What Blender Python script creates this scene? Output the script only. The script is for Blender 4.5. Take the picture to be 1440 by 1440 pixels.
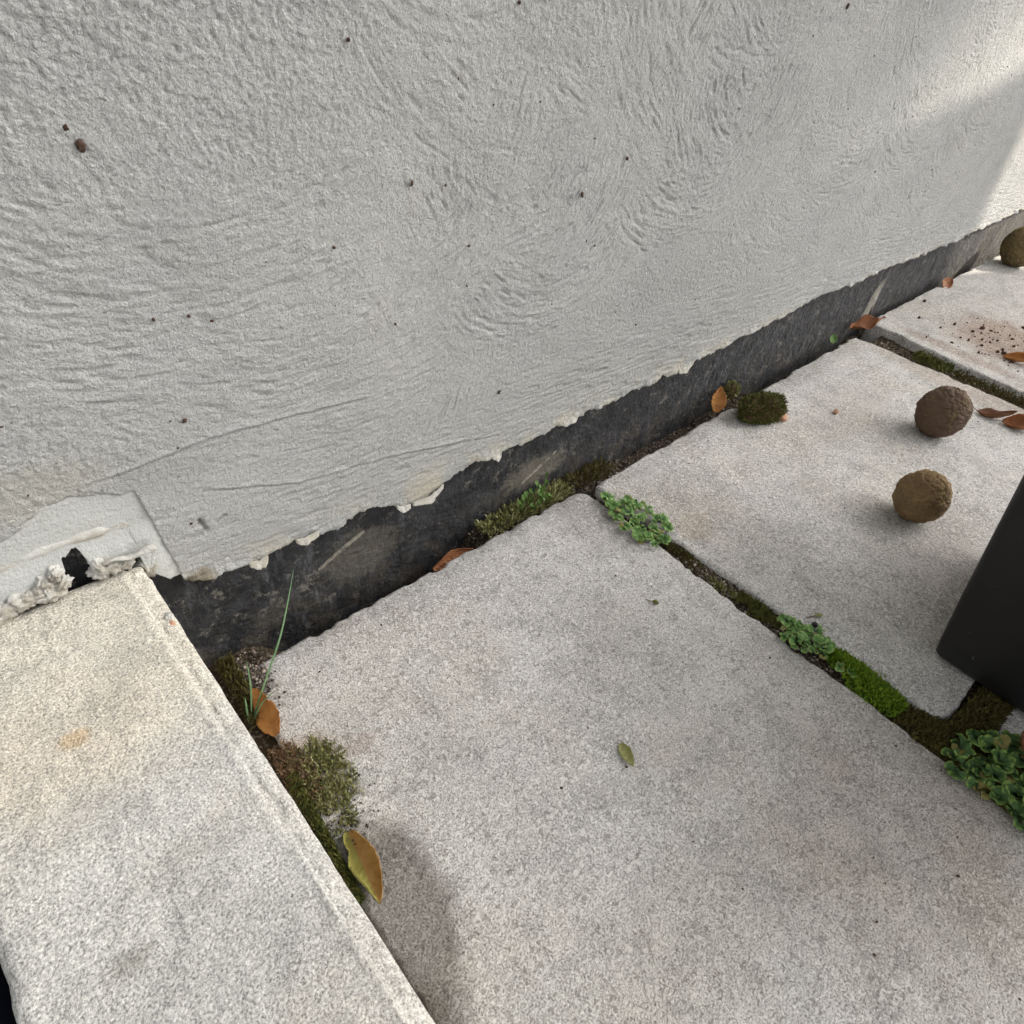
import bpy, bmesh, math, random
import numpy as np
from mathutils import Vector, Matrix, noise as mnoise

for o in list(bpy.data.objects):
    bpy.data.objects.remove(o)
scene = bpy.context.scene
col = scene.collection

# ------------------------------------------------------------------ camera
cam_data = bpy.data.cameras.new('camera')
cam_data.sensor_width = 36.0
cam_data.lens = 36.0 * 924.39 / 1440.0
cam_data.clip_start = 0.02
cam_data.clip_end = 500
cam = bpy.data.objects.new('camera', cam_data)
col.objects.link(cam)
m = Matrix(((0.7374, 0.39249, -0.54972, 0.0),
            (-0.66631, 0.55615, -0.49672, 0.0),
            (0.11077, 0.73256, 0.67163, 0.55),
            (0, 0, 0, 1)))
cam.matrix_world = m
scene.camera = cam

# ------------------------------------------------------------------ world + sun
SUN_DIR = Vector((0.75, -0.35, 0.56)).normalized()      # towards the sun
elev = math.asin(SUN_DIR.z)
azim = math.atan2(SUN_DIR.x, SUN_DIR.y)
world = bpy.data.worlds.new('World')
scene.world = world
world.use_nodes = True
wn = world.node_tree
bg = wn.nodes['Background']
sky = wn.nodes.new('ShaderNodeTexSky')
sky.sky_type = 'NISHITA'
sky.sun_disc = False
sky.sun_elevation = elev
sky.sun_rotation = azim
sky.air_density = 1.0
sky.dust_density = 4.0
sky.ozone_density = 1.0
hs = wn.nodes.new('ShaderNodeHueSaturation')
hs.inputs['Saturation'].default_value = 0.16
wn.links.new(sky.outputs[0], hs.inputs['Color'])
wn.links.new(hs.outputs[0], bg.inputs['Color'])
bg.inputs['Strength'].default_value = 0.15
sun_data = bpy.data.lights.new('sun', 'SUN')
sun_data.energy = 3.7
sun_data.angle = math.radians(0.55)
sun_data.color = (1.0, 0.93, 0.82)
sun = bpy.data.objects.new('sun', sun_data)
col.objects.link(sun)
sun.rotation_euler = (-SUN_DIR).to_track_quat('-Z', 'Y').to_euler()
scene.view_settings.view_transform = 'Standard'
scene.view_settings.look = 'None'
scene.view_settings.gamma = 1.0
scene.view_settings.exposure = 1.08
scene.cycles.max_bounces = 6
scene.cycles.diffuse_bounces = 3
scene.render.resolution_x = 1024
scene.render.resolution_y = 1024

# ------------------------------------------------------------------ helpers
R = math.radians
rng = random.Random(7)


def tag(o, label=None, cat=None, group=None, kind=None):
    if label: o['label'] = label
    if cat: o['category'] = cat
    if group: o['group'] = group
    if kind: o['kind'] = kind
    return o


def link(name, me, mat=None, parent=None, smooth=True):
    if mat is not None and not me.materials:
        me.materials.append(mat)
    if smooth and len(me.polygons):
        me.polygons.foreach_set('use_smooth', np.ones(len(me.polygons), dtype=bool))
    o = bpy.data.objects.new(name, me)
    col.objects.link(o)
    o.parent = parent
    return o


def empty(name, loc=(0, 0, 0)):
    o = bpy.data.objects.new(name, None)
    o.empty_display_size = 0.02
    col.objects.link(o)
    o.location = loc
    return o


def np_mesh(name, verts, faces):
    """verts (n,3) array, faces (m,k) array"""
    me = bpy.data.meshes.new(name)
    verts = np.asarray(verts, dtype=np.float32)
    faces = np.asarray(faces, dtype=np.int32)
    k = faces.shape[1]
    me.vertices.add(len(verts))
    me.vertices.foreach_set('co', verts.ravel())
    me.loops.add(faces.size)
    me.loops.foreach_set('vertex_index', faces.ravel())
    me.polygons.add(len(faces))
    me.polygons.foreach_set('loop_start', np.arange(0, faces.size, k, dtype=np.int32))
    me.polygons.foreach_set('loop_total', np.full(len(faces), k, dtype=np.int32))
    me.update(calc_edges=True)
    me.validate()
    return me


def grid_faces(ny, nx, off=0):
    i = np.arange(ny * nx).reshape(ny, nx) + off
    return np.stack([i[:-1, :-1], i[:-1, 1:], i[1:, 1:], i[1:, :-1]], -1).reshape(-1, 4)


def bm_mesh(name, bm):
    bmesh.ops.recalc_face_normals(bm, faces=bm.faces)
    me = bpy.data.meshes.new(name)
    bm.to_mesh(me)
    bm.free()
    return me


def hsh(ix, iy, s):
    h = (ix.astype(np.int64) * 374761393 + iy.astype(np.int64) * 668265263 + s * 974634777) & 0xffffffff
    h = ((h ^ (h >> 13)) * 1274126177) & 0xffffffff
    h = (h ^ (h >> 16)) & 0xffffff
    return h / float(0xffffff)


def vn(x, y, s=0):
    x, y = np.broadcast_arrays(np.asarray(x, float), np.asarray(y, float))
    x0 = np.floor(x); y0 = np.floor(y)
    fx = x - x0; fy = y - y0
    fx = fx * fx * fx * (fx * (fx * 6 - 15) + 10)
    fy = fy * fy * fy * (fy * (fy * 6 - 15) + 10)
    a = hsh(x0, y0, s); b = hsh(x0 + 1, y0, s)
    c = hsh(x0, y0 + 1, s); d = hsh(x0 + 1, y0 + 1, s)
    return (a * (1 - fx) + b * fx) * (1 - fy) + (c * (1 - fx) + d * fx) * fy


def fbm(x, y, s=0, o=4):
    t = 0; a = 0.5; n = 0
    for i in range(o):
        t = t + a * vn(x * 2 ** i, y * 2 ** i, s + i); n += a; a *= 0.5
    return t / n


def sstep(a, b, x):
    t = np.clip((x - a) / (b - a), 0, 1)
    return t * t * (3 - 2 * t)


# ------------------------------------------------------------------ materials
class NT:
    def __init__(self, name):
        self.mat = bpy.data.materials.new(name)
        self.mat.use_nodes = True
        self.t = self.mat.node_tree
        self.bsdf = self.t.nodes['Principled BSDF']
        self.tc = self.t.nodes.new('ShaderNodeTexCoord')
        self.co = self.tc.outputs['Object']

    def n(self, typ, **kw):
        nd = self.t.nodes.new(typ)
        for k, v in kw.items():
            setattr(nd, k, v)
        return nd

    def l(self, a, b):
        self.t.links.new(a, b)

    def setv(self, sock, v):
        if hasattr(v, 'is_linked') or isinstance(v, bpy.types.NodeSocket):
            self.l(v, sock)
        else:
            sock.default_value = v

    def mapping(self, scale=(1, 1, 1), rot=(0, 0, 0), loc=(0, 0, 0)):
        nd = self.n('ShaderNodeMapping')
        nd.inputs['Scale'].default_value = scale
        nd.inputs['Rotation'].default_value = rot
        nd.inputs['Location'].default_value = loc
        self.l(self.co, nd.inputs['Vector'])
        return nd.outputs[0]

    def noise(self, scale, detail=3, rough=0.55, vec=None, out='Fac', dist=0.0):
        nd = self.n('ShaderNodeTexNoise')
        nd.inputs['Scale'].default_value = scale
        nd.inputs['Detail'].default_value = detail
        nd.inputs['Roughness'].default_value = rough
        nd.inputs['Distortion'].default_value = dist
        self.l(vec or self.co, nd.inputs['Vector'])
        return nd.outputs[out]

    def voro(self, scale, out='Color', feature='F1', vec=None, rand=1.0):
        nd = self.n('ShaderNodeTexVoronoi', feature=feature)
        nd.inputs['Scale'].default_value = scale
        nd.inputs['Randomness'].default_value = rand
        self.l(vec or self.co, nd.inputs['Vector'])
        return nd.outputs[out]

    def ramp(self, fac, stops, interp='LINEAR'):
        nd = self.n('ShaderNodeValToRGB')
        nd.color_ramp.interpolation = interp
        els = nd.color_ramp.elements
        while len(els) < len(stops):
            els.new(0.5)
        for e, (p, c) in zip(els, stops):
            e.position = p
            e.color = (c, c, c, 1) if isinstance(c, (int, float)) else (*c, 1)
        self.l(fac, nd.inputs[0])
        return nd.outputs[0]

    def mix(self, fac, a, b, blend='MIX'):
        nd = self.n('ShaderNodeMix', data_type='RGBA', blend_type=blend)
        self.setv(nd.inputs[0], fac)
        for s, v in ((nd.inputs[6], a), (nd.inputs[7], b)):
            if isinstance(v, tuple):
                s.default_value = (*v, 1)
            else:
                self.l(v, s)
        return nd.outputs[2]

    def math(self, op, a, b=None, c=None, clamp=False):
        nd = self.n('ShaderNodeMath', operation=op, use_clamp=clamp)
        for i, v in enumerate((a, b, c)):
            if v is not None:
                self.setv(nd.inputs[i], v)
        return nd.outputs[0]

    def sep(self, vec=None):
        nd = self.n('ShaderNodeSeparateXYZ')
        self.l(vec or self.co, nd.inputs[0])
        return nd.outputs

    def sepc(self, c):
        nd = self.n('ShaderNodeSeparateColor')
        self.l(c, nd.inputs[0])
        return nd.outputs

    def bump(self, h, strength=0.5, dist=0.001, normal=None):
        nd = self.n('ShaderNodeBump')
        nd.inputs['Strength'].default_value = strength
        nd.inputs['Distance'].default_value = dist
        self.l(h, nd.inputs['Height'])
        if normal is not None:
            self.l(normal, nd.inputs['Normal'])
        return nd.outputs[0]

    def done(self, color=None, rough=0.9, normal=None, spec=0.3):
        b = self.bsdf
        if color is not None:
            if isinstance(color, tuple):
                b.inputs['Base Color'].default_value = (*color, 1)
            else:
                self.l(color, b.inputs['Base Color'])
        self.setv(b.inputs['Roughness'], rough)
        b.inputs['Specular IOR Level'].default_value = spec
        if normal is not None:
            self.l(normal, b.inputs['Normal'])
        return self.mat


def ell_mask(k, cx, cy, rx, ry, soft=0.5, nscale=25, namp=0.35, dims='xy'):
    """stain or sun-tint patch with an uneven outline, centred at a spot on the surface (1 inside, 0 outside)"""
    s = k.sep()
    a = s[0]; b = s[1] if dims == 'xy' else s[2]
    dx = k.math('DIVIDE', k.math('SUBTRACT', a, cx), rx)
    dy = k.math('DIVIDE', k.math('SUBTRACT', b, cy), ry)
    d = k.math('SQRT', k.math('ADD', k.math('MULTIPLY', dx, dx), k.math('MULTIPLY', dy, dy)))
    key = 'st%d' % (20 if nscale < 45 else 90)
    if not hasattr(k, key):
        setattr(k, key, k.math('SUBTRACT', k.noise(20 if nscale < 45 else 90, 3, 0.65), 0.5))
    n = k.math('MULTIPLY', getattr(k, key), namp * 2)
    d = k.math('ADD', d, n)
    nd = k.n('ShaderNodeMapRange', interpolation_type='SMOOTHSTEP')
    k.l(d, nd.inputs[0])
    nd.inputs[1].default_value = 1 - soft * 0.5
    nd.inputs[2].default_value = 1 + soft * 0.5
    nd.inputs[3].default_value = 1
    nd.inputs[4].default_value = 0
    return nd.outputs[0]


def concrete(name, base, warm, grain=1.0, stain_and_sun_tints=(), contrast=1.0):
    k = NT(name)
    big = k.n('ShaderNodeTexNoise')
    big.inputs['Scale'].default_value = 7
    big.inputs['Detail'].default_value = 4
    big.inputs['Roughness'].default_value = 0.65
    k.l(k.co, big.inputs['Vector'])
    bc = k.sepc(big.outputs['Color'])
    mid = k.noise(27, 6, 0.75)
    c = k.mix(k.ramp(bc[0], [(0.38, 0.0), (0.62, 1.0)]), base, warm)
    pink = (base[0] * 1.06, base[1] * 0.98, base[2] * 0.90)
    c = k.mix(k.math('MULTIPLY', k.ramp(bc[1], [(0.5, 0.0), (0.66, 1.0)]), 0.5), c, pink)
    c = k.mix(k.math('MULTIPLY', k.ramp(mid, [(0.46, 0.0), (0.64, 1.0)]), 0.58), c, (base[0] * 0.62, base[1] * 0.62, base[2] * 0.62))
    # sand grains: irregular light and dark bits of several sizes
    fine = k.noise(620 * grain, 2, 0.8)
    c = k.mix(1.0, c, k.ramp(fine, [(0.32, 0.38), (0.44, 0.84), (0.54, 1.06), (0.68, 1.55)]), 'MULTIPLY')
    gn = k.n('ShaderNodeTexNoise')
    gn.inputs['Scale'].default_value = 235 * grain
    gn.inputs['Detail'].default_value = 1.5
    gn.inputs['Roughness'].default_value = 0.8
    gn.inputs['Distortion'].default_value = 0.6
    k.l(k.co, gn.inputs['Vector'])
    g = k.sepc(gn.outputs['Color'])
    dens = k.ramp(bc[2], [(0.35, 0.45), (0.60, 1.0)])
    lightg = k.math('MULTIPLY', k.ramp(g[0], [(0.57, 0.0), (0.60, 1.0)]), k.math('MULTIPLY', dens, 0.85 * contrast))
    c = k.mix(lightg, c, k.mix(g[2], (0.62, 0.60, 0.55), (0.88, 0.86, 0.82)))
    darkg = k.math('MULTIPLY', k.ramp(g[1], [(0.585, 0.0), (0.63, 1.0)]), 0.56 * contrast)
    c = k.mix(darkg, c, k.mix(g[2], (0.10, 0.095, 0.085), (0.30, 0.26, 0.22)))
    for (cx, cy, rx, ry, col_, amt, soft, nsc) in stain_and_sun_tints:
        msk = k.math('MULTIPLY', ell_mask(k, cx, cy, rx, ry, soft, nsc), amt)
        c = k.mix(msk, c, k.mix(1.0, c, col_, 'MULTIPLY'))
    h = k.math('ADD', fine, k.math('MULTIPLY', g[0], 1.4))
    nrm = k.bump(h, 0.9, 0.0014 * contrast)
    return k.done(c, 0.92, nrm, 0.2)


M = {}
M['slab_one'] = concrete('slab_concrete_one', (0.51, 0.49, 0.455), (0.60, 0.578, 0.542), stain_and_sun_tints=[
    (0.076, 0.135, 0.050, 0.080, (0.42, 0.405, 0.385), 0.95, 0.4, 22),  # this and the next: soft-edged darker patches along the step
    (0.058, 0.00, 0.030, 0.11, (0.55, 0.53, 0.5), 0.8, 0.6, 22),
    (0.095, 0.275, 0.03, 0.025, (0.85, 0.68, 0.56), 0.7, 0.8, 60),
    (0.137, 0.262, 0.016, 0.010, (0.76, 0.66, 0.62), 0.6, 0.8, 90),
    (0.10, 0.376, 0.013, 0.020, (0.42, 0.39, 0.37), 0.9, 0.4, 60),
    (0.44, -0.10, 0.12, 0.10, (0.78, 0.74, 0.7), 0.7, 0.9, 10),
    (0.53, 0.36, 0.05, 0.08, (0.74, 0.72, 0.71), 0.8, 0.9, 25),
    (0.33, 0.385, 0.30, 0.016, (0.78, 0.78, 0.80), 0.8, 1.2, 25),
    (0.25, -0.02, 0.10, 0.05, (0.82, 0.80, 0.77), 0.7, 1.2, 25),
    (0.40, 0.18, 0.09, 0.05, (0.85, 0.84, 0.83), 0.7, 1.2, 25),
    (0.57, -0.05, 0.05, 0.13, (0.7, 0.68, 0.64), 0.6, 0.8, 25)])
M['slab_two'] = concrete('slab_concrete_two', (0.50, 0.482, 0.448), (0.59, 0.57, 0.535), stain_and_sun_tints=[
    (0.625, 0.25, 0.03, 0.02, (1.0, 0.90, 0.80), 0.5, 0.7, 40),
    (0.66, 0.20, 0.07, 0.16, (0.82, 0.81, 0.80), 0.8, 1.0, 18),
    (0.85, 0.02, 0.16, 0.07, (0.80, 0.78, 0.76), 0.7, 1.2, 18),
    (1.0, 0.375, 0.4, 0.018, (0.78, 0.77, 0.76), 0.8, 1.2, 18),
    (1.06, 0.27, 0.18, 0.05, (0.88, 0.84, 0.80), 0.5, 0.8, 18),
    (1.37, 0.15, 0.05, 0.2, (0.78, 0.66, 0.58), 0.6, 0.8, 22)])
M['slab_three'] = concrete('slab_concrete_three', (0.46, 0.437, 0.40), (0.56, 0.535, 0.50), stain_and_sun_tints=[
    (1.66, 0.2, 0.12, 0.10, (0.66, 0.52, 0.44), 0.8, 0.8, 18),
    (1.5, 0.23, 0.02, 0.12, (0.72, 0.6, 0.54), 0.7, 0.8, 18)])
M['step_stone'] = concrete('step_stone', (0.50, 0.487, 0.45), (0.545, 0.53, 0.487), grain=1.1, contrast=0.45, stain_and_sun_tints=[
    (-0.03, 0.36, 0.16, 0.11, (1.15, 1.10, 1.01), 1.0, 0.9, 16),  # warm sunlight on the wall end, put into the stone colour
    (-0.02, 0.10, 0.05, 0.05, (0.78, 0.78, 0.78), 0.6, 0.9, 30),
    (-0.046, 0.158, 0.010, 0.006, (0.55, 0.54, 0.5), 0.55, 1.6, 70),
    (-0.03, 0.292, 0.008, 0.006, (1.0, 0.80, 0.56), 0.7, 1.0, 240),
    (-0.01, 0.19, 0.022, 0.010, (0.75, 0.74, 0.71), 0.5, 1.6, 70)])


def render_mat():
    k = NT('render_coat')
    base = (0.50, 0.493, 0.463)
    c = k.mix(k.ramp(k.noise(5, 5, 0.6), [(0.35, 0.0), (0.68, 1.0)]), base, (0.44, 0.442, 0.43))
    # weathered drag marks
    st = k.noise(40, 4, 0.6, k.mapping(scale=(0.25, 1, 1.6)))
    c = k.mix(k.math('MULTIPLY', k.ramp(st, [(0.48, 0.0), (0.7, 1.0)]), 0.4), c, (0.40, 0.40, 0.395))
    fl = k.ramp(k.noise(13, 5, 0.7, k.mapping(loc=(2, 5, 1))), [(0.52, 0.0), (0.70, 1.0)])
    c = k.mix(k.math('MULTIPLY', fl, 0.35), c, (0.36, 0.355, 0.33))
    fine = k.noise(640, 3, 0.8)
    c = k.mix(1.0, c, k.ramp(fine, [(0.30, 0.60), (0.44, 0.93), (0.57, 1.04), (0.72, 1.26)]), 'MULTIPLY')
    # tiny dirt specks
    # cream bloom along the broken lower edge and left patch margin
    z = k.sep()[2]
    lowm = k.math('MULTIPLY', k.ramp(z, [(0.10, 1.0), (0.135, 0.0)]), k.ramp(k.noise(28, 4), [(0.42, 0.0), (0.6, 1.0)]))
    c = k.mix(k.math('MULTIPLY', lowm, 0.8), c, (0.62, 0.56, 0.44))
    c = k.mix(k.math('MULTIPLY', ell_mask(k, 0.0, 0.25, 0.05, 0.02, 0.8, 60, 0.5, 'xz'), 0.3), c, (0.48, 0.44, 0.34))
    c = k.mix(k.math('MULTIPLY', ell_mask(k, 0.085, 0.115, 0.014, 0.012, 0.5, 120, 0.4, 'xz'), 0.8), c, (0.22, 0.18, 0.12))
    h = k.math('ADD', fine, k.math('MULTIPLY', k.noise(250, 2, 0.6), 1.2))
    nrm = k.bump(h, 1.0, 0.0022)
    return k.done(c, 0.95, nrm, 0.15)


M['render'] = render_mat()


def smooth_cement():
    k = NT('smooth_cement')
    c = k.mix(k.noise(18, 4, 0.6, k.mapping(scale=(0.3, 1, 1))), (0.44, 0.443, 0.42), (0.54, 0.54, 0.507))
    c = k.mix(k.math('MULTIPLY', k.ramp(k.noise(60, 4), [(0.6, 0.0), (0.75, 1.0)]), 0.4), c, (0.42, 0.41, 0.36))
    h = k.math('ADD', k.noise(420, 2, 0.7), k.noise(130, 2, 0.6, k.mapping(scale=(0.3, 1, 1))))
    return k.done(c, 0.9, k.bump(h, 0.9, 0.0012), 0.2)


M['cement'] = smooth_cement()


def white_mortar():
    k = NT('white_mortar')
    c = k.mix(k.ramp(k.noise(45, 4), [(0.4, 0.0), (0.66, 1.0)]), (0.66, 0.645, 0.60), (0.44, 0.40, 0.33))
    h = k.math('ADD', k.noise(420, 4, 0.8), k.noise(150, 3, 0.7))
    return k.done(c, 0.95, k.bump(h, 1.0, 0.0016), 0.15)


M['mortar'] = white_mortar()


def plinth_mat():
    k = NT('bitumen_plinth')
    base = k.mix(k.ramp(k.noise(26, 5, 0.7), [(0.35, 0.0), (0.65, 1.0)]), (0.008, 0.008, 0.009), (0.038, 0.038, 0.041))
    # vertical washed streaks
    st = k.noise(110, 4, 0.75, k.mapping(scale=(1, 1, 0.16), rot=(0, R(12), 0)))
    st = k.math('MULTIPLY', k.ramp(st, [(0.52, 0.0), (0.68, 1.0)]), k.ramp(k.noise(7, 3), [(0.4, 0.0), (0.6, 1.0)]))
    c = k.mix(k.math('MULTIPLY', st, 0.6), base, (0.15, 0.155, 0.165))
    # chipped spots
    chip = k.ramp(k.noise(55, 7, 0.85), [(0.565, 0.0), (0.63, 1.0)])
    c = k.mix(k.math('MULTIPLY', chip, 0.8), c, (0.21, 0.195, 0.165))
    sp = k.ramp(k.noise(330, 2, 0.8), [(0.66, 0.0), (0.72, 1.0)])
    c = k.mix(k.math('MULTIPLY', sp, 0.7), c, (0.26, 0.24, 0.21))
    # brown splash near the ground
    z = k.sep()[2]
    low = k.math('MULTIPLY', k.ramp(z, [(0.0, 1.0), (0.045, 0.0)]), k.ramp(k.noise(35, 4), [(0.45, 0.0), (0.62, 1.0)]))
    c = k.mix(k.math('MULTIPLY', low, 0.5), c, (0.10, 0.083, 0.062))
    # patchy grey-brown tone towards the far right end
    x = k.sep()[0]
    far = k.math('MULTIPLY', k.ramp(k.math('MULTIPLY', x, 0.3), [(0.54, 0.0), (0.64, 1.0)]), k.ramp(k.noise(12, 4), [(0.35, 0.2), (0.6, 0.9)]))
    c = k.mix(k.math('MULTIPLY', far, 0.5), c, (0.15, 0.13, 0.10))
    c = k.mix(k.math('MULTIPLY', ell_mask(k, 0.245, 0.035, 0.045, 0.034, 0.5, 50, 0.7, 'xz'), 0.55), c, (0.14, 0.125, 0.10))
    c = k.mix(k.math('MULTIPLY', ell_mask(k, 0.50, 0.03, 0.05, 0.022, 0.6, 90, 0.6, 'xz'), 0.65), c, (0.20, 0.18, 0.14))
    c = k.mix(k.math('MULTIPLY', ell_mask(k, 1.475, 0.03, 0.02, 0.05, 0.5, 60, 0.5, 'xz'), 0.85), c, (0.32, 0.30, 0.25))
    h = k.math('ADD', k.noise(180, 4, 0.7), k.math('MULTIPLY', k.noise(45, 3), 1.5))
    return k.done(c, k.ramp(k.noise(30, 3), [(0.3, 0.55), (0.7, 0.85)]), k.bump(h, 0.9, 0.0030), 0.4)


M['plinth'] = plinth_mat()


def soil_mat(name, a, b, c2, sc=1.0):
    k = NT(name)
    c = k.mix(k.noise(55 * sc, 5, 0.7), a, b)
    g = k.sepc(k.voro(380 * sc))
    c = k.mix(k.math('MULTIPLY', k.ramp(g[0], [(0.7, 0.0), (0.8, 1.0)]), 0.6), c, c2)
    h = k.noise(320 * sc, 5, 0.75)
    return k.done(c, 1.0, k.bump(h, 1.0, 0.002), 0.1)


M['soil'] = soil_mat('joint_soil', (0.030, 0.022, 0.014), (0.075, 0.055, 0.035), (0.20, 0.17, 0.13))
M['mud'] = soil_mat('brown_mud', (0.05, 0.03, 0.02), (0.11, 0.065, 0.04), (0.15, 0.10, 0.06))


def leafy(name, cols, scale=60, rough=0.6, transl=0.0, rim=None):
    """foliage colour varied from blade to blade"""
    k = NT(name)
    geo = k.n('ShaderNodeNewGeometry')
    rnd = geo.outputs['Random Per Island']
    nz = k.noise(scale, 3, 0.6)
    f = k.math('ADD', k.math('MULTIPLY', rnd, 0.6), k.math('MULTIPLY', nz, 0.45))
    n = len(cols)
    c = k.ramp(f, [((i + 0.5) / n, cc) for i, cc in enumerate(cols)])
    mat = k.done(c, rough, None, 0.3)
    if transl:
        b = k.bsdf
        tr = k.n('ShaderNodeBsdfTranslucent')
        k.l(c, tr.inputs['Color'])
        mx = k.n('ShaderNodeMixShader')
        mx.inputs[0].default_value = transl
        k.l(b.outputs[0], mx.inputs[1])
        k.l(tr.outputs[0], mx.inputs[2])
        k.l(mx.outputs[0], k.t.nodes['Material Output'].inputs[0])
    return mat


M['moss_dark'] = leafy('dark_moss', [(0.03, 0.036, 0.008), (0.07, 0.085, 0.016), (0.13, 0.135, 0.03), (0.15, 0.115, 0.03)], 40, 0.8)
M['moss_bright'] = leafy('bright_moss', [(0.045, 0.09, 0.006), (0.11, 0.20, 0.012), (0.19, 0.31, 0.02), (0.30, 0.42, 0.04)], 40, 0.7, 0.2)
M['moss_olive'] = leafy('olive_moss', [(0.07, 0.075, 0.02), (0.15, 0.16, 0.045), (0.26, 0.26, 0.09), (0.55, 0.5, 0.28)], 40, 0.8)
M['moss_brown'] = leafy('brown_moss', [(0.035, 0.028, 0.009), (0.07, 0.058, 0.014), (0.11, 0.085, 0.024), (0.10, 0.105, 0.022)], 40, 0.8)
M['moss_rust'] = leafy('rust_moss', [(0.10, 0.055, 0.03), (0.16, 0.085, 0.045), (0.24, 0.15, 0.08), (0.30, 0.22, 0.12)], 40, 0.8)
M['sprout'] = leafy('sprout_green', [(0.05, 0.12, 0.02), (0.10, 0.20, 0.04), (0.15, 0.27, 0.06)], 50, 0.55, 0.2)
M['grass'] = leafy('grass_blade', [(0.09, 0.17, 0.07), (0.16, 0.28, 0.13), (0.22, 0.36, 0.18)], 30, 0.5, 0.15)


def liver_mat(name, cold, mid, rim):
    k = NT(name)
    oi = k.n('ShaderNodeObjectInfo')
    # lobes carry their own coordinate: x across, y from stalk (0) to rim (1)
    s = k.sep()
    rr = k.math('SQRT', k.math('ADD', k.math('MULTIPLY', s[0], s[0]), k.math('MULTIPLY', s[1], s[1])))
    d = k.math('ADD', rr, k.math('MULTIPLY', k.math('SUBTRACT', k.noise(6, 3), 0.5), 0.4))
    c = k.ramp(d, [(0.15, cold), (0.5, mid), (0.76, mid), (0.90, rim)])
    c = k.mix(k.math('MULTIPLY', oi.outputs['Random'], 0.85), c, k.mix(1.0, c, (0.55, 0.62, 0.5), 'MULTIPLY'))
    c = k.mix(k.math('MULTIPLY', k.ramp(oi.outputs['Random'], [(0.90, 0.0), (0.93, 1.0)]), 0.7), c, (0.26, 0.20, 0.06))
    c = k.mix(k.math('MULTIPLY', k.ramp(k.noise(9, 4, 0.7), [(0.55, 0.0), (0.7, 1.0)]), 0.35), c, tuple(v * 0.55 for v in mid))
    h = k.noise(16, 3, 0.6)
    k.done(c, 0.55, k.bump(h, 0.4, 0.05), 0.35)
    return k.mat


M['liver_pale'] = liver_mat('liverwort_pale', (0.05, 0.115, 0.025), (0.15, 0.30, 0.08), (0.36, 0.50, 0.15))
M['liver_deep'] = liver_mat('liverwort_deep', (0.022, 0.055, 0.014), (0.06, 0.13, 0.036), (0.24, 0.36, 0.08))


def leaf_mat(name, a, b, c3, left=None):
    k = NT(name)
    s = k.sep()
    c = k.mix(k.ramp(k.noise(70, 5, 0.75), [(0.38, 0.0), (0.62, 1.0)]), a, b)
    c = k.mix(k.math('MULTIPLY', k.ramp(k.noise(110, 4, 0.7), [(0.58, 0.0), (0.7, 1.0)]), 0.8), c, c3)
    if left:
        f = k.ramp(k.math('ADD', k.math('MULTIPLY', s[0], 40), 0.5), [(0.48, 0.0), (0.56, 1.0)])
        c = k.mix(f, c, k.mix(k.noise(60, 3), left, tuple(v * 0.7 for v in left)))
    # side veins
    w = k.n('ShaderNodeTexWave', wave_type='BANDS', bands_direction='Y')
    w.inputs['Scale'].default_value = 55
    w.inputs['Distortion'].default_value = 2.0
    ab = k.n('ShaderNodeCombineXYZ')
    k.l(k.math('SUBTRACT', s[1], k.math('MULTIPLY', k.math('ABSOLUTE', s[0]), 0.8)), ab.inputs[1])
    k.l(ab.outputs[0], w.inputs['Vector'])
    h = k.math('ADD', k.math('MULTIPLY', w.outputs['Fac'], 0.35), k.math('MULTIPLY', k.noise(150, 4, 0.7), 1.2))
    return k.done(c, 0.6, k.bump(h, 1.0, 0.0012), 0.35)


M['leaf_orange'] = leaf_mat('leaf_orange', (0.46, 0.21, 0.055), (0.38, 0.16, 0.04), (0.16, 0.06, 0.02))
M['leaf_tan'] = leaf_mat('leaf_tan', (0.42, 0.24, 0.08), (0.34, 0.17, 0.05), (0.15, 0.07, 0.02), left=(0.36, 0.33, 0.08))
M['leaf_brown'] = leaf_mat('leaf_brown', (0.16, 0.07, 0.035), (0.24, 0.11, 0.05), (0.06, 0.028, 0.015))
M['leaf_copper'] = leaf_mat('leaf_copper', (0.36, 0.15, 0.06), (0.26, 0.10, 0.04), (0.10, 0.04, 0.02))
M['leaf_green'] = leaf_mat('leaf_green', (0.24, 0.25, 0.08), (0.30, 0.29, 0.12), (0.14, 0.08, 0.04))


def ball_mat(name, a, b, c3):
    k = NT(name)
    c = k.mix(k.ramp(k.noise(22, 5, 0.65), [(0.35, 0.0), (0.65, 1.0)]), a, b)
    c = k.mix(k.math('MULTIPLY', k.ramp(k.noise(60, 4, 0.7), [(0.52, 0.0), (0.7, 1.0)]), 0.7), c, c3)
    h = k.math('ADD', k.noise(160, 5, 0.75), k.math('MULTIPLY', k.noise(420, 2), 0.5))
    return k.done(c, 0.85, k.bump(h, 0.8, 0.0016), 0.25)


M['ball_tan'] = ball_mat('ball_tan', (0.27, 0.18, 0.085), (0.19, 0.125, 0.068), (0.33, 0.25, 0.10))
M['ball_brown'] = ball_mat('ball_brown', (0.165, 0.108, 0.075), (0.125, 0.082, 0.06), (0.19, 0.155, 0.06))
M['ball_olive'] = ball_mat('ball_olive', (0.22, 0.155, 0.07), (0.11, 0.085, 0.045), (0.26, 0.21, 0.08))


def simple(name, a, b, sc=60, rough=0.7, bump=0.4, bd=0.0006, spec=0.3):
    k = NT(name)
    c = k.mix(k.ramp(k.noise(sc, 4, 0.65), [(0.35, 0.0), (0.65, 1.0)]), a, b)
    return k.done(c, rough, k.bump(k.noise(sc * 5, 3, 0.7), bump, bd), spec)


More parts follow.
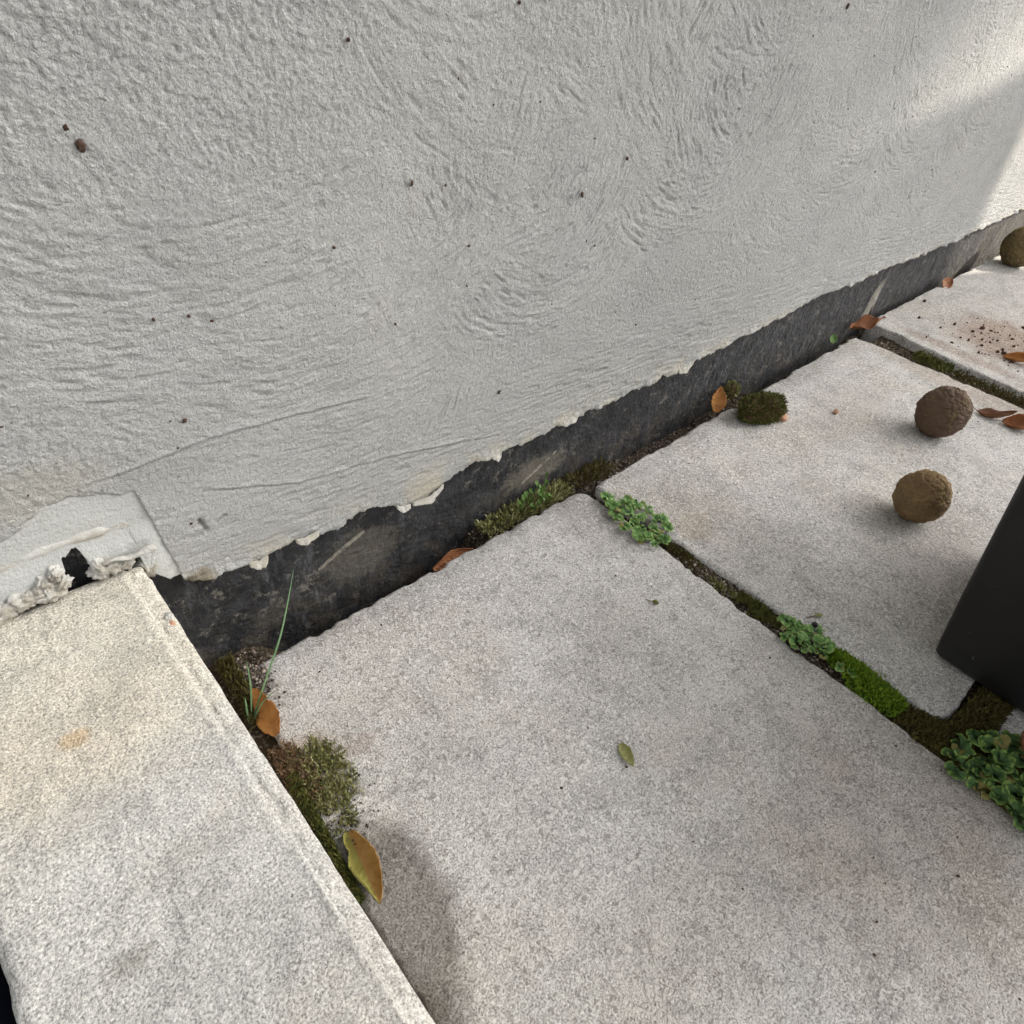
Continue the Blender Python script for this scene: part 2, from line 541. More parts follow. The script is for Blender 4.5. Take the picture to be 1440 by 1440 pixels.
def planter_mat():
    k = NT('planter_black')
    c = k.mix(k.noise(12, 4), (0.010, 0.0095, 0.0095), (0.016, 0.015, 0.015))
    d = k.sepc(k.voro(170))
    dust = k.math('MULTIPLY', k.ramp(d[0], [(0.93, 0.0), (0.94, 1.0)]), k.ramp(k.voro(170, 'Distance'), [(0.12, 1.0), (0.22, 0.0)]))
    c = k.mix(k.math('MULTIPLY', dust, 0.5), c, (0.16, 0.15, 0.14))
    return k.done(c, 0.5, k.bump(k.noise(220, 3), 0.3, 0.0006), 0.35)


M['planter'] = planter_mat()
M['navy'] = simple('dark_navy', (0.02, 0.027, 0.06), (0.03, 0.038, 0.08), 40, 0.6)
M['crumb'] = simple('dirt_crumb', (0.10, 0.055, 0.035), (0.05, 0.032, 0.022), 300, 0.9)
M['crumb_dark'] = simple('dark_crumb', (0.02, 0.02, 0.025), (0.05, 0.045, 0.05), 300, 0.6)
M['terracotta'] = simple('terracotta_chip', (0.44, 0.24, 0.14), (0.52, 0.33, 0.22), 120, 0.85)
M['stem'] = simple('stem', (0.16, 0.09, 0.045), (0.24, 0.14, 0.07), 200, 0.7)
M['timber'] = simple('timber', (0.22, 0.16, 0.10), (0.30, 0.22, 0.14), 9, 0.8)
M['blocker_render'] = simple('blocker_render', (0.62, 0.60, 0.55), (0.55, 0.53, 0.49), 3, 0.9)


def grit_mat():
    k = NT('grit')
    geo = k.n('ShaderNodeNewGeometry')
    c = k.ramp(geo.outputs['Random Per Island'], [(0.0, (0.035, 0.027, 0.02)), (0.45, (0.08, 0.062, 0.048)), (0.75, (0.16, 0.125, 0.095)),
                                                  (0.88, (0.36, 0.32, 0.27)), (1.0, (0.5, 0.42, 0.35))])
    return k.done(c, 0.9, k.bump(k.noise(700, 2), 0.4, 0.0004), 0.25)


M['grit'] = grit_mat()

# ------------------------------------------------------------------ ground, paving
WALL_Y = 0.412       # face of the render coat
PL_Y = 0.424         # face of the dark plinth

xs = np.concatenate([np.linspace(-40, -1, 14), np.linspace(-0.95, 3.6, 40), np.linspace(4, 60, 16)])
ys = np.concatenate([np.linspace(-60, -1.6, 18), np.linspace(-1.5, 0.7, 24), np.linspace(1.5, 40, 10)])
gx, gy = np.meshgrid(xs, ys)
gz = -0.075 + 0.004 * (fbm(gx * 6, gy * 6, 3) - 0.5)
g = link('ground', np_mesh('ground', np.stack([gx, gy, gz], -1).reshape(-1, 3), grid_faces(*gx.shape)), M['soil'])
tag(g, 'brown soil under and around the paving', 'ground', kind='structure')

# sand-and-soil bedding that shows in the joints and along the foot of the wall
xs = np.concatenate([np.linspace(-0.9, 0.02, 20), np.arange(0.03, 1.6, 0.0035), np.arange(1.6, 3.4, 0.012)])
ys = np.concatenate([np.linspace(-1.3, -0.32, 60), np.arange(-0.31, 0.455, 0.0035)])
gx, gy = np.meshgrid(xs, ys)
gz = -0.016 + 0.012 * (fbm(gx * 30, gy * 30, 11, 4) - 0.5) + 0.005 * (fbm(gx * 160, gy * 160, 21, 3) - 0.5)
gz += 0.010 * np.exp(-((gx - 0.575) / 0.03) ** 2) * sstep(0.30, 0.2, gy)      # fuller joint nearer the viewer
gz += 0.008 * sstep(0.60, 0.75, gx) * sstep(-0.07, -0.1, gy)
gz += 0.007 * np.exp(-((gx - 0.46) / 0.08) ** 2) * sstep(0.385, 0.4, gy)
gz -= 0.046 * sstep(0.115, 0.16, gx) * sstep(0.41, 0.36, gx) * sstep(0.37, 0.38, gy)
gz -= 0.022 * sstep(0.62, 0.72, gx) * sstep(0.37, 0.38, gy)
gz -= 0.018 * sstep(0.98, 1.1, gx) * sstep(1.40, 1.36, gx) * sstep(0.37, 0.38, gy)
pav = link('pavement', np_mesh('pavement', np.stack([gx, gy, gz], -1).reshape(-1, 3), grid_faces(*gx.shape)), M['soil'])
tag(pav, 'concrete slab paving bedded in dark soil beside the wall', 'paving', kind='structure')


def edge_dense(n, L, fine=0.0012):
    """positions 0..L, dense near both ends"""
    a = np.concatenate([np.arange(0, 0.012, fine), np.linspace(0.014, 0.05, 12)])
    mid = np.linspace(0.055, L - 0.055, n)
    return np.concatenate([a, mid, (L - a)[::-1]])


def slab(name, bl, br, tr, tl, mat, parent, z0=0.0, thick=0.05, radii=(0.008,) * 4, seed=0, rough=1.0, n=110, edge_w=0.004, dip=0.0):
    """concrete slab with worn arris, rounded corners and chipped edges; corners bl, br, tr, tl on the ground"""
    bl, br, tr, tl = [np.array(p, float) for p in (bl, br, tr, tl)]
    Lx = np.linalg.norm(br - bl); Ly = np.linalg.norm(tl - bl)
    px = edge_dense(n, Lx); py = edge_dense(n, Ly)
    PX, PY = np.meshgrid(px, py)
    X = PX.copy(); Y = PY.copy()
    for (cx, cy, sx, sy, r) in ((0, 0, -1, -1, radii[0]), (Lx, 0, 1, -1, radii[1]), (Lx, Ly, 1, 1, radii[2]), (0, Ly, -1, 1, radii[3])):
        s = np.clip(1 - np.abs(PX - cx) / r, 0, 1); t = np.clip(1 - np.abs(PY - cy) / r, 0, 1)
        s2 = s * np.sqrt(1 - t * t / 2); t2 = t * np.sqrt(1 - s * s / 2)
        k = (s > 0) & (t > 0)
        X = np.where(k, cx + sx * (s2 - 1) * r, X)
        Y = np.where(k, cy + sy * (t2 - 1) * r, Y)
    dL = PX; dR = Lx - PX; dB = PY; dT = Ly - PY
    d = np.minimum(np.minimum(dL, dR), np.minimum(dB, dT))
    amp = 0.0042 * rough
    def wob(t, s):
        w = (fbm(t * 55, np.full_like(t, s * 7.3), seed + s, 4) - 0.5) * amp
        ch = np.clip(fbm(t * 26, np.full_like(t, s * 3.1), seed + s + 40, 3) - 0.62, 0, 1) * 0.03 * rough
        return w + ch
    f = 0.009
    X = X + wob(PY, 1) * np.exp(-dL / f) - wob(PY, 2) * np.exp(-dR / f)
    Y = Y + wob(PX, 3) * np.exp(-dB / f) - wob(PX, 4) * np.exp(-dT / f)
    U = X / Lx; V = Y / Ly
    W = ((1 - U) * (1 - V))[..., None] * bl + (U * (1 - V))[..., None] * br + (U * V)[..., None] * tr + ((1 - U) * V)[..., None] * tl
    ew = edge_w * (0.5 + 1.2 * fbm(W[..., 0] * 40, W[..., 1] * 40, seed + 60, 3))
    e = np.clip(1 - d / ew, 0, 1)
    Z = z0 - 0.55 * ew * e * e
    chip = np.clip(fbm(W[..., 0] * 60, W[..., 1] * 60, seed + 70, 3) - 0.55, 0, 1) * np.exp(-d / 0.006) * 0.02 * rough
    Z = Z - chip
    Z += 0.0012 * (fbm(W[..., 0] * 18, W[..., 1] * 18, seed + 80, 3) - 0.5) + 0.0006 * (fbm(W[..., 0] * 220, W[..., 1] * 220, seed + 81, 2) - 0.5)
    if dip:
        Z += dip(W[..., 0], W[..., 1])
    ny, nx = Z.shape
    top = np.concatenate([W, Z[..., None]], -1).reshape(-1, 3)
    idx = np.arange(ny * nx).reshape(ny, nx)
    loop = np.concatenate([idx[0, :-1], idx[:-1, -1], idx[-1, :0:-1], idx[:0:-1, 0]])
    sk = top[loop].copy(); sk[:, 2] = z0 - thick
    off = len(top)
    nl = len(loop)
    lo = np.arange(nl) + off
    skf = np.stack([loop, lo, np.roll(lo, -1), np.roll(loop, -1)], -1)
    return link(name, np_mesh(name, np.concatenate([top, sk]), np.concatenate([grid_faces(ny, nx), skf])), mat, parent)


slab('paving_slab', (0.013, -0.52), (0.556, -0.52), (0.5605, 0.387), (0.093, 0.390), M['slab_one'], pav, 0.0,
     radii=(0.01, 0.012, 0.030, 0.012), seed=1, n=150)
slab('paving_slab', (0.600, -0.082), (1.395, -0.080), (1.371, 0.392), (0.575, 0.382), M['slab_two'], pav, 0.0005,
     radii=(0.022, 0.015, 0.018, 0.008), seed=2, n=150)
slab('paving_slab', (1.438, -0.082), (2.33, -0.08), (2.33, 0.400), (1.462, 0.408), M['slab_three'], pav, 0.002,
     radii=(0.012, 0.012, 0.012, 0.006), seed=3, n=110)
slab('paving_slab', (0.598, -0.60), (1.40, -0.60), (1.40, -0.118), (0.620, -0.116), M['slab_two'], pav, -0.001,
     radii=(0.012, 0.012, 0.012, 0.02), seed=4, n=90)
slab('paving_slab', (1.43, -0.60), (2.33, -0.60), (2.33, -0.112), (1.44, -0.116), M['slab_three'], pav, 0.0, seed=5, n=50)
slab('paving_slab', (2.355, -0.52), (3.3, -0.52), (3.3, 0.395), (2.355, 0.398), M['slab_two'], pav, -0.002, seed=6, n=50)

# ------------------------------------------------------------------ house wall
wall = empty('house_wall', (0, 0, 0))
tag(wall, 'off-white roughly trowelled rendered house wall above a black-painted plinth', 'wall')

EDGE = np.array([[0.0637, 0.135], [0.0781, 0.1195], [0.0979, 0.1131], [0.1219, 0.109], [0.1355, 0.1048], [0.1447, 0.1082], [0.1614, 0.1071],
    [0.1826, 0.1083], [0.2114, 0.101], [0.2349, 0.1039], [0.247, 0.1086], [0.2842, 0.0928], [0.3202, 0.0841], [0.3432, 0.0946], [0.3573, 0.0998],
    [0.3767, 0.1037], [0.4126, 0.1026], [0.4623, 0.0997], [0.4964, 0.1033], [0.5326, 0.1047], [0.599, 0.1013], [0.6697, 0.1039], [0.7227, 0.1065],
    [0.7665, 0.1006], [0.7866, 0.1115], [0.8333, 0.107], [0.9253, 0.1131], [1.0289, 0.1169], [1.1374, 0.126], [1.2825, 0.1173], [1.4306, 0.1221],
    [1.6207, 0.1119], [1.8265, 0.1128], [2.0685, 0.1139], [2.2921, 0.1164], [9.0, 0.116]])
PATCH = np.array([[-3, 0.218], [-0.0182, 0.2193], [-0.0048, 0.2242], [0.0107, 0.2346], [0.0274, 0.2353], [0.0433, 0.2304], [0.0548, 0.2233],
                  [0.0633, 0.2236], [0.068, 0.1901], [0.070, 0.1665], [0.0735, 0.1432], [0.0755, 0.122]])


def bottom_z(x):
    a = np.interp(x, EDGE[:, 0], EDGE[:, 1])
    b = np.interp(x, PATCH[:, 0], PATCH[:, 1])
    z = np.where(x < 0.0755, b, a)
    jag = (fbm(x * 130, x * 0 + 3.3, 5, 4) - 0.5) * 0.006 + (vn(x * 420, x * 0 + 1.7, 9) - 0.5) * 0.0016
    # torn steps where flakes have dropped off
    cell = np.floor(x / 0.021 + 0.6 * vn(x * 30, x * 0, 77))
    jag = jag + (hsh(cell, cell * 0 + 3, 8) - 0.5) * 0.003
    return z + jag * np.where(x < 0.0755, 0.35, 1.0)


def trowel(x, z):
    """relief of the render (metres, outwards): granular base overwritten by curved trowel strokes"""
    n1 = vn(x / 0.0040, z / 0.0034, 1)
    n2 = vn(x / 0.0021, z / 0.0019, 2)
    H = 0.35 * n1 + 0.65 * n2 - 2.4 * np.clip(vn(x / 0.0032, z / 0.0024, 3) - 0.78, 0, 1)
    r2 = random.Random(11)
    strokes = []
    for i in range(95):
        cx = r2.uniform(-0.25, 2.5); cz = r2.uniform(0.2, 0.85)
        Rm = r2.uniform(0.08, 0.34)
        th = r2.uniform(R(215), R(325)); span = r2.uniform(R(45), R(85))
        strokes.append((cx, cz, Rm, r2.uniform(0.03, 0.085), th, span * 0.7, i, r2.uniform(0.35, 0.95)))
    # the big U-shaped sweeps that stand out
    strokes += [(0.40, 0.42, 0.10, 0.08, R(270), R(95), 201, 1.0), (0.46, 0.40, 0.13, 0.05, R(275), R(75), 202, 1.0),
                (0.72, 0.47, 0.08, 0.08, R(275), R(100), 203, 1.0), (0.66, 0.46, 0.13, 0.06, R(290), R(70), 204, 1.0),
                (1.25, 0.47, 0.10, 0.09, R(265), R(90), 205, 0.9), (1.17, 0.205, 0.035, 0.045, R(270), R(140), 206, 1.0),
                (0.14, 0.60, 0.26, 0.08, R(262), R(50), 207, 1.0), (0.20, 0.50, 0.22, 0.05, R(285), R(45), 208, 1.0)]
    for (cx, cz, Rm, wd, th, span, sd, st) in strokes:
        reach = Rm + wd
        m = (np.abs(x - cx) < reach) & (np.abs(z - cz) < reach)
        if not m.any():
            continue
        xx = x[m] - cx; zz = z[m] - cz
        r = np.hypot(xx, zz)
        a = np.arctan2(zz, xx)
        da = (a - th + math.pi) % (2 * math.pi) - math.pi
        wgt = sstep(wd * 0.95, wd * 0.6, np.abs(r - Rm)) * sstep(span, span * 0.7, np.abs(da)) * st
        rr = r + 0.004 * (vn(x[m] / 0.03, z[m] / 0.03, sd + 5) - 0.5)
        s = da * Rm
        g1 = vn(rr / 0.0040, s / 0.026, sd)
        g2 = vn(rr / 0.0021, s / 0.0065, sd + 1)
        g3 = np.clip(vn(rr / 0.0026, s / 0.015, sd + 2) - 0.72, 0, 1)
        p = 0.52 * g1 + 0.62 * g2 - 3.6 * g3
        H[m] = H[m] * (1 - wgt) + p * wgt
    # level drag marks along the foot
    wob = 0.012 * (vn(x / 0.16, z / 0.2, 31) - 0.5)
    zz = z + wob
    g1 = vn(zz / 0.0042, x / 0.030, 32); g2 = vn(zz / 0.0021, x / 0.0075, 33)
    g3 = np.clip(vn(zz / 0.0030, x / 0.024, 34) - 0.70, 0, 1)
    low = sstep(0.235, 0.165, z + 0.07 * (vn(x / 0.12, z * 0, 35) - 0.5))
    H = H * (1 - low) + (0.52 * g1 + 0.62 * g2 - 4.2 * g3) * low
    amp = 0.0016 * (0.5 + 1.0 * fbm(x * 9, z * 11, 36, 3))
    out = H * amp
    # broad unevenness
    out += 0.005 * (fbm(x * 5, z * 6, 40, 3) - 0.5) + 0.0012 * (fbm(x * 28, z * 40, 43, 3) - 0.5)
    # long trowel-edge lines
    for pts, dep in (([[0.0418, 0.2405], [0.0735, 0.2413], [0.1238, 0.2449], [0.1788, 0.2396], [0.2561, 0.2335]], 0.0022),
                     ([[0.1047, 0.203], [0.183, 0.1722], [0.2846, 0.1585], [0.4145, 0.1292]], 0.0016),
                     ([[0.45, 0.155], [0.62, 0.150], [0.80, 0.158]], 0.0013)):
        pts = np.array(pts)
        zc = np.interp(x, pts[:, 0], pts[:, 1]) + 0.0012 * (vn(x / 0.01, z * 0, 51) - 0.5)
        on = sstep(pts[0, 0] - 0.01, pts[0, 0] + 0.02, x) * sstep(pts[-1, 0] + 0.01, pts[-1, 0] - 0.03, x)
        dz = z - zc
        out -= dep * np.exp(-(dz / 0.0011) ** 2) * on
        out += 0.5 * dep * np.exp(-((dz - 0.003) / 0.002) ** 2) * on
    # star-shaped gouge near the step
    for (ax, az, bx, bz) in ((0.0928, 0.1714, 0.100, 0.1725), (0.099, 0.1765, 0.1025, 0.1638), (0.111, 0.168, 0.118, 0.171), (1.343, 0.268, 1.349, 0.256)):
        t = np.clip(((x - ax) * (bx - ax) + (z - az) * (bz - az)) / ((bx - ax) ** 2 + (bz - az) ** 2), 0, 1)
        dd = np.hypot(x - ax - t * (bx - ax), z - az - t * (bz - az))
        out -= 0.004 * np.exp(-(dd / 0.0014) ** 2) * (0.4 + vn(x / 0.004, z / 0.004, 52))
    return out


# columns: fine near the viewer, coarser along the wall
cx = [-0.20]
while cx[-1] < 2.7:
    cx.append(cx[-1] + max(0.00085, 0.00085 + 0.0013 * max(0.0, cx[-1] - 0.25)))
cx = np.concatenate([np.linspace(-3.0, -0.25, 40), np.array(cx), np.linspace(2.8, 8.0, 60)])
rs = [0.070]
while rs[-1] < 0.60:
    rs.append(rs[-1] + 0.00105)
while rs[-1] < 2.7:
    rs.append(rs[-1] + max(0.0012, (rs[-1] - 0.59) * 0.18))
rs = np.array(rs)
zb = bottom_z(cx)[None, :]
XX, ZZ = np.meshgrid(cx, rs)
clamped = ZZ <= zb
ZZ = np.maximum(ZZ, zb)
SS = ZZ - zb
hh = trowel(XX.ravel(), ZZ.ravel()).reshape(XX.shape)
# the broken lower edge is thick, crumbly and curls out here and there
curl = np.clip(fbm(cx * 42, cx * 0 + 9, 61, 3) - 0.42, 0, 1)[None, :] * np.where(cx > 0.08, 1, 0.0)[None, :]
hh += 0.012 * curl * np.exp(-(SS / 0.007) ** 2)
hh += 0.003 * (fbm(XX * 190, ZZ * 190, 62, 3) - 0.5) * np.exp(-(SS / 0.010) ** 2)
hh -= 0.0012 * np.exp(-(SS / 0.0012) ** 2)
hh = np.clip(hh, -0.006, 0.02)
YY = WALL_Y - hh
# lower lip: turn back to the plinth
lipz = zb - 0.0005 + 0.002 * vn(cx * 300, cx * 0, 63)[None, :]
rows_y = np.stack([np.full(len(cx), PL_Y + 0.012), YY[0] * 0.25 + (PL_Y) * 0.75, YY[0] * 0.7 + PL_Y * 0.3])
rows_z = np.concatenate([lipz + 0.003, lipz + 0.001, lipz - 0.0006])
V = np.stack([np.concatenate([np.repeat(cx[None], 3, 0), XX]), np.concatenate([rows_y, YY]), np.concatenate([rows_z, ZZ])], -1)
gf = grid_faces(*V.shape[:2])
cl = np.concatenate([np.zeros((3, len(cx)), bool), clamped]).ravel()
cl[2 * len(cx):3 * len(cx)] = False
gf = gf[~cl[gf].all(1)]
link('render_coat', np_mesh('render_coat', V.reshape(-1, 3), gf), M['render'], wall)

# plinth
px = np.concatenate([np.linspace(-3, -0.3, 20), np.arange(-0.25, 2.6, 0.004), np.linspace(2.7, 8, 40)])
pz = np.concatenate([np.arange(-0.08, 0.16, 0.003), np.linspace(0.17, 0.34, 8)])
PX, PZ = np.meshgrid(px, pz)
PYY = PL_Y - 0.003 * (fbm(PX * 26, PZ * 26, 91, 4) - 0.5) - 0.0012 * (fbm(PX * 130, PZ * 130, 95, 2) - 0.5)
PYY += 0.0025 * np.exp(-((PX - 0.426 - 0.16 * (0.08 - PZ) * 0.3) / 0.0016) ** 2)           # upright joint
PYY -= 0.0016 * np.exp(-(((PX - 0.245) / 0.042) ** 2 + ((PZ - 0.035) / 0.034) ** 2)) * fbm(PX * 90, PZ * 90, 97, 3)
PYY -= 0.004 * np.exp(-((PX - 1.475) / 0.02) ** 2) * (fbm(PX * 70, PZ * 70, 98, 3))
link('plinth', np_mesh('plinth', np.stack([PX, PYY, PZ], -1).reshape(-1, 3), grid_faces(*PX.shape)), M['plinth'], wall)
bm = bmesh.new()
bmesh.ops.create_cube(bm, size=1, matrix=Matrix.Translation((2.5, PL_Y + 0.19, 1.35)) @ Matrix.Diagonal((11.0, 0.34, 2.9, 1)))
link('wall_core', bm_mesh('wall_core', bm), M['cement'], wall, smooth=False)


M['flake'] = simple('render_flake', (0.53, 0.515, 0.47), (0.44, 0.41, 0.34), 90, 0.9, 0.8, 0.0015)


def smear(name, pts, w, h, mat, parent, seed, yface):
    """thin dried smear of mortar along a line on the wall (x, z points)"""
    pts = np.array(pts)
    t = np.linspace(0, 1, 40)
    tt = np.linspace(0, 1, len(pts))
    x = np.interp(t, tt, pts[:, 0]); z = np.interp(t, tt, pts[:, 1])
    dx = np.gradient(x); dz = np.gradient(z); L = np.hypot(dx, dz)
    nx_, nz_ = -dz / L, dx / L
    u = np.linspace(-1, 1, 9)
    T, U = np.meshgrid(t, u, indexing='ij')
    wd = w * (0.35 + 1.1 * fbm(T * 9, U * 0.5, seed, 3)) * np.clip(np.sin(np.pi * np.clip(T, 0.02, 0.98)), 0, 1) ** 0.4
    Xv = x[:, None] + nx_[:, None] * U * wd + 0.0008 * (fbm(T * 40, U * 3, seed + 3, 2) - .5)
    Zv = z[:, None] + nz_[:, None] * U * wd
    Yv = yface + 0.0015 - (h + 0.0015) * (1 - U ** 2) * (0.5 + fbm(T * 14, U * 2, seed + 5, 3))
    return link(name, np_mesh(name, np.stack([Xv, Yv, Zv], -1).reshape(-1, 3), grid_faces(40, 9)), mat, parent)


M['smear'] = simple('mortar_smear', (0.34, 0.31, 0.25), (0.12, 0.11, 0.09), 160, 0.9, 0.6, 0.001)
for pts, w, sd in (([[0.196, 0.045], [0.222, 0.0568], [0.250, 0.0685]], 0.0022, 1), ([[1.505, 0.0], [1.485, 0.035], [1.468, 0.06]], 0.006, 4),
                   ([[0.475, 0.02], [0.51, 0.038], [0.535, 0.05]], 0.0016, 8)):
    smear('mortar_smear', pts, w, 0.0012, M['smear'], wall, sd, PL_Y - 0.0015)

# smooth cement repair left of the vertical seam, with a bead and broken lumps over the stone step
px = np.concatenate([np.linspace(-2.5, -0.3, 20), np.arange(-0.28, 0.081, 0.0013)])
pv = np.linspace(0, 1, 90)
PX, PV = np.meshgrid(px, pv)
hole = np.exp(-((px - 0.0125 + 0.004 * (vn(px * 500, px * 0, 117) - 0.5)) / 0.0080) ** 4) * (0.85 + 0.25 * vn(px * 180, px * 0, 116))
bz = 0.170 + 0.010 * (fbm(px * 75, px * 0, 111, 3) - 0.5) + 0.024 * hole
bz = np.where(px > 0.052, np.interp(px, [0.050, 0.058, 0.066, 0.081], [0.163, 0.142, 0.130, 0.127]) + 0.004 * (fbm(px * 160, px * 0, 115, 3) - 0.5), bz)
PZ = bz[None] + (0.262 - bz[None]) * PV
PYY = WALL_Y + 0.0008 - 0.0006 * (fbm(PX * 60, PZ * 260, 112, 3) - 0.5) - 0.002 * (fbm(PX * 8, PZ * 8, 113, 2) - 0.5)
PYY -= 0.0035 * sstep(0.198, 0.176, PZ) * (0.4 + 0.8 * fbm(PX * 55, PZ * 55, 114, 3)) * sstep(0.075, 0.06, PX)
back = np.stack([px, np.full(len(px), PL_Y + 0.01), bz + 0.002], -1)[None]
V = np.concatenate([back, np.stack([PX, PYY, PZ], -1)])
link('cement_patch', np_mesh('cement_patch', V.reshape(-1, 3), grid_faces(*V.shape[:2])), M['cement'], wall)

t = np.linspace(0, 1, 160); u = np.linspace(0, 2 * math.pi, 15)
bxx = np.interp(t, [0, 1], [-0.30, 0.0575])
bzz = np.interp(bxx, [-0.3, -0.0259, -0.0001, 0.0255, 0.0571], [0.196, 0.1975, 0.2016, 0.2001, 0.1961])
br_ = 0.0046 * (0.6 + 0.8 * fbm(bxx * 70, bxx * 0, 121, 3)) * np.clip((0.0585 - bxx) / 0.008, 0.12, 1) ** 0.5
T, U = np.meshgrid(np.arange(160), u, indexing='ij')
V = np.stack([bxx[T], WALL_Y + 0.003 - np.sin(U) * br_[T] * 0.62, bzz[T] + np.cos(U) * br_[T] + 0.0006 * (vn(bxx[T] * 200, U, 5) - .5)], -1)
link('filler_bead', np_mesh('filler_bead', V.reshape(-1, 3), grid_faces(160, 15)), M['mortar'], wall)


def lump_mesh(name, seed, sub=4, amp=0.35, freq=2.2):
    bm = bmesh.new()
    bmesh.ops.create_icosphere(bm, subdivisions=sub, radius=1.0)
    off = Vector((seed * 3.7, seed * 1.3, -seed * 2.1))
    for v in bm.verts:
        p = v.co.copy()
        n = mnoise.fractal(p * freq + off, 0.9, 2.0, 4)
        c = mnoise.cell_vector(p * freq * 0.8 + off)
        v.co = p * (1 + amp * n + 0.12 * (c.x - 0.5))
    return bm_mesh(name, bm)


def lump(name, loc, size, mat, parent, seed, rot=None, amp=0.35, sub=4, freq=2.2):
    me = lump_mesh(name, seed, sub, amp, freq)
    for v in me.vertices:
        v.co = Vector((v.co.x * size[0], v.co.y * size[1], v.co.z * size[2]))
    me.update()
    o = link(name, me, mat, parent)
    o.location = loc
    o.rotation_euler = rot or (rng.uniform(-0.4, 0.4), rng.uniform(-0.4, 0.4), rng.uniform(-0.5, 0.5))
    return o


for i, (x, z, sx, sz) in enumerate(((-0.036, 0.171, 0.012, 0.007), (-0.022, 0.174, 0.010, 0.0065), (-0.0135, 0.1755, 0.007, 0.006), (-0.007, 0.181, 0.0055, 0.0055),
                                    (0.0003, 0.186, 0.0045, 0.0045), (-0.006, 0.1715, 0.010, 0.0075), (0.0245, 0.172, 0.0065, 0.006), (0.0315, 0.1725, 0.008, 0.0065),
                                    (0.041, 0.1705, 0.007, 0.005), (0.0245, 0.180, 0.004, 0.0035), (-0.05, 0.172, 0.01, 0.006), (0.0015, 0.1755, 0.0055, 0.005))):
    lump('mortar_lump', (x, WALL_Y - 0.003, z - 0.0035), (sx, 0.007, sz), M['mortar'], wall, i + 1, amp=0.45)
# flap of filler that lifts away above the step corner
t = np.linspace(0, 1, 30); u = np.linspace(0, 1, 9)
T, U = np.meshgrid(t, u, indexing='ij')
Xv = 0.028 + 0.034 * T
Zv = 0.1765 - 0.001 * T + 0.0055 * (U - 0.5) * (0.35 + 1.3 * T) + 0.0015 * np.sin(T * 9)
Yv = WALL_Y - 0.006 - 0.007 * np.sin(U * 2.6) * (0.3 + T) + 0.002 * (fbm(T * 9, U * 4, 131, 2) - .5)
fl = link('filler_flap', np_mesh('filler_flap', np.stack([Xv, Yv, Zv], -1).reshape(-1, 3), grid_faces(30, 9)), M['mortar'], wall)
sm = fl.modifiers.new('thick', 'SOLIDIFY'); sm.thickness = 0.0022; sm.offset = 1
# small pale flakes that hang from the torn render edge
for i, (x, w, h) in enumerate(((0.1355, 0.007, 0.006), (0.182, 0.009, 0.004), (0.318, 0.018, 0.004), (0.288, 0.007, 0.003),
                               (0.412, 0.006, 0.006), (0.53, 0.010, 0.003), (0.765, 0.014, 0.006))):
    z = float(bottom_z(np.array([x]))[0])
    n_ = 17
    T, U = np.meshgrid(np.linspace(-1, 1, n_), np.linspace(0, 1, 7), indexing='ij')
    w *= 1.2
    prof_ = np.clip(1 - np.abs(T) ** 1.6, 0, 1) * (0.45 + 0.9 * fbm(T * 2.3 + i * 3, T * 0, 150 + i, 3))
    Xv = x + T * w + 0.3 * w * (vn(T * 1.4, U * 0, 170 + i) - 0.5)
    Zv = bottom_z(Xv.ravel()).reshape(Xv.shape) + 0.005 - U * (0.005 + h * 0.55 * prof_)
    Yv = WALL_Y - 0.0035 - 0.004 * U ** 2 * prof_ - 0.0015 * fbm(T * 3, U * 3, 160 + i, 2)
    f = link('render_flake', np_mesh('render_flake', np.stack([Xv, Yv, Zv], -1).reshape(-1, 3), grid_faces(n_, 7)), M['flake'], wall)
    f.modifiers.new('thick', 'SOLIDIFY').thickness = 0.0014

# ------------------------------------------------------------------ raised stone step
STEP_Z = 0.160
step = empty('stone_step', (-0.02, 0.0, 0.0))
tag(step, 'pale cream raised stone step butting against the wall at the left', 'step')


def step_profile(x, y):
    lip = 0.0385 + 0.0018 * (fbm(y * 28, y * 0, 201, 3) - 0.5) + 0.0045 * (fbm(y * 9, y * 0, 203, 2) - 0.5)
    z = -0.0030 * sstep(lip, lip + 0.0012, x)
    z += 0.0012 * np.exp(-((x - lip) / 0.0016) ** 2)
    z -= 0.0022 * np.clip(fbm(x * 200, y * 200, 204, 3) - 0.5, 0, 1) * sstep(lip, lip + 0.004, x) * 3
    z += 0.0016 * (fbm(x * 150, y * 150, 205, 3) - 0.5)
    return z


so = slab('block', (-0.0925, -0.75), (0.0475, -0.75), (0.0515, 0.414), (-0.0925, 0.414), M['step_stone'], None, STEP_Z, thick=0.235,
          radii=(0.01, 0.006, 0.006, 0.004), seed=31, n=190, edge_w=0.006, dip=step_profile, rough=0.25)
so.parent = step
so.matrix_parent_inverse = step.matrix_basis.inverted()
o = lump('mortar_fillet', (0.0560, 0.4155, 0.150), (0.007, 0.006, 0.011), M['mortar'], step, 41, rot=(0, 0.3, 0), amp=0.55)
o.matrix_parent_inverse = step.matrix_basis.inverted()
for i, (x, y, q) in enumerate(((0.0475, 0.352, 0.0030), (0.0468, 0.345, 0.0024))):
    o = lump('pebble', (x, y, STEP_Z - 0.0052), (q, q * 1.4, q), M['terracotta'] if i == 1 else M['step_stone'], step, 50 + i, amp=0.35, sub=3)
    o.matrix_parent_inverse = step.matrix_basis.inverted()

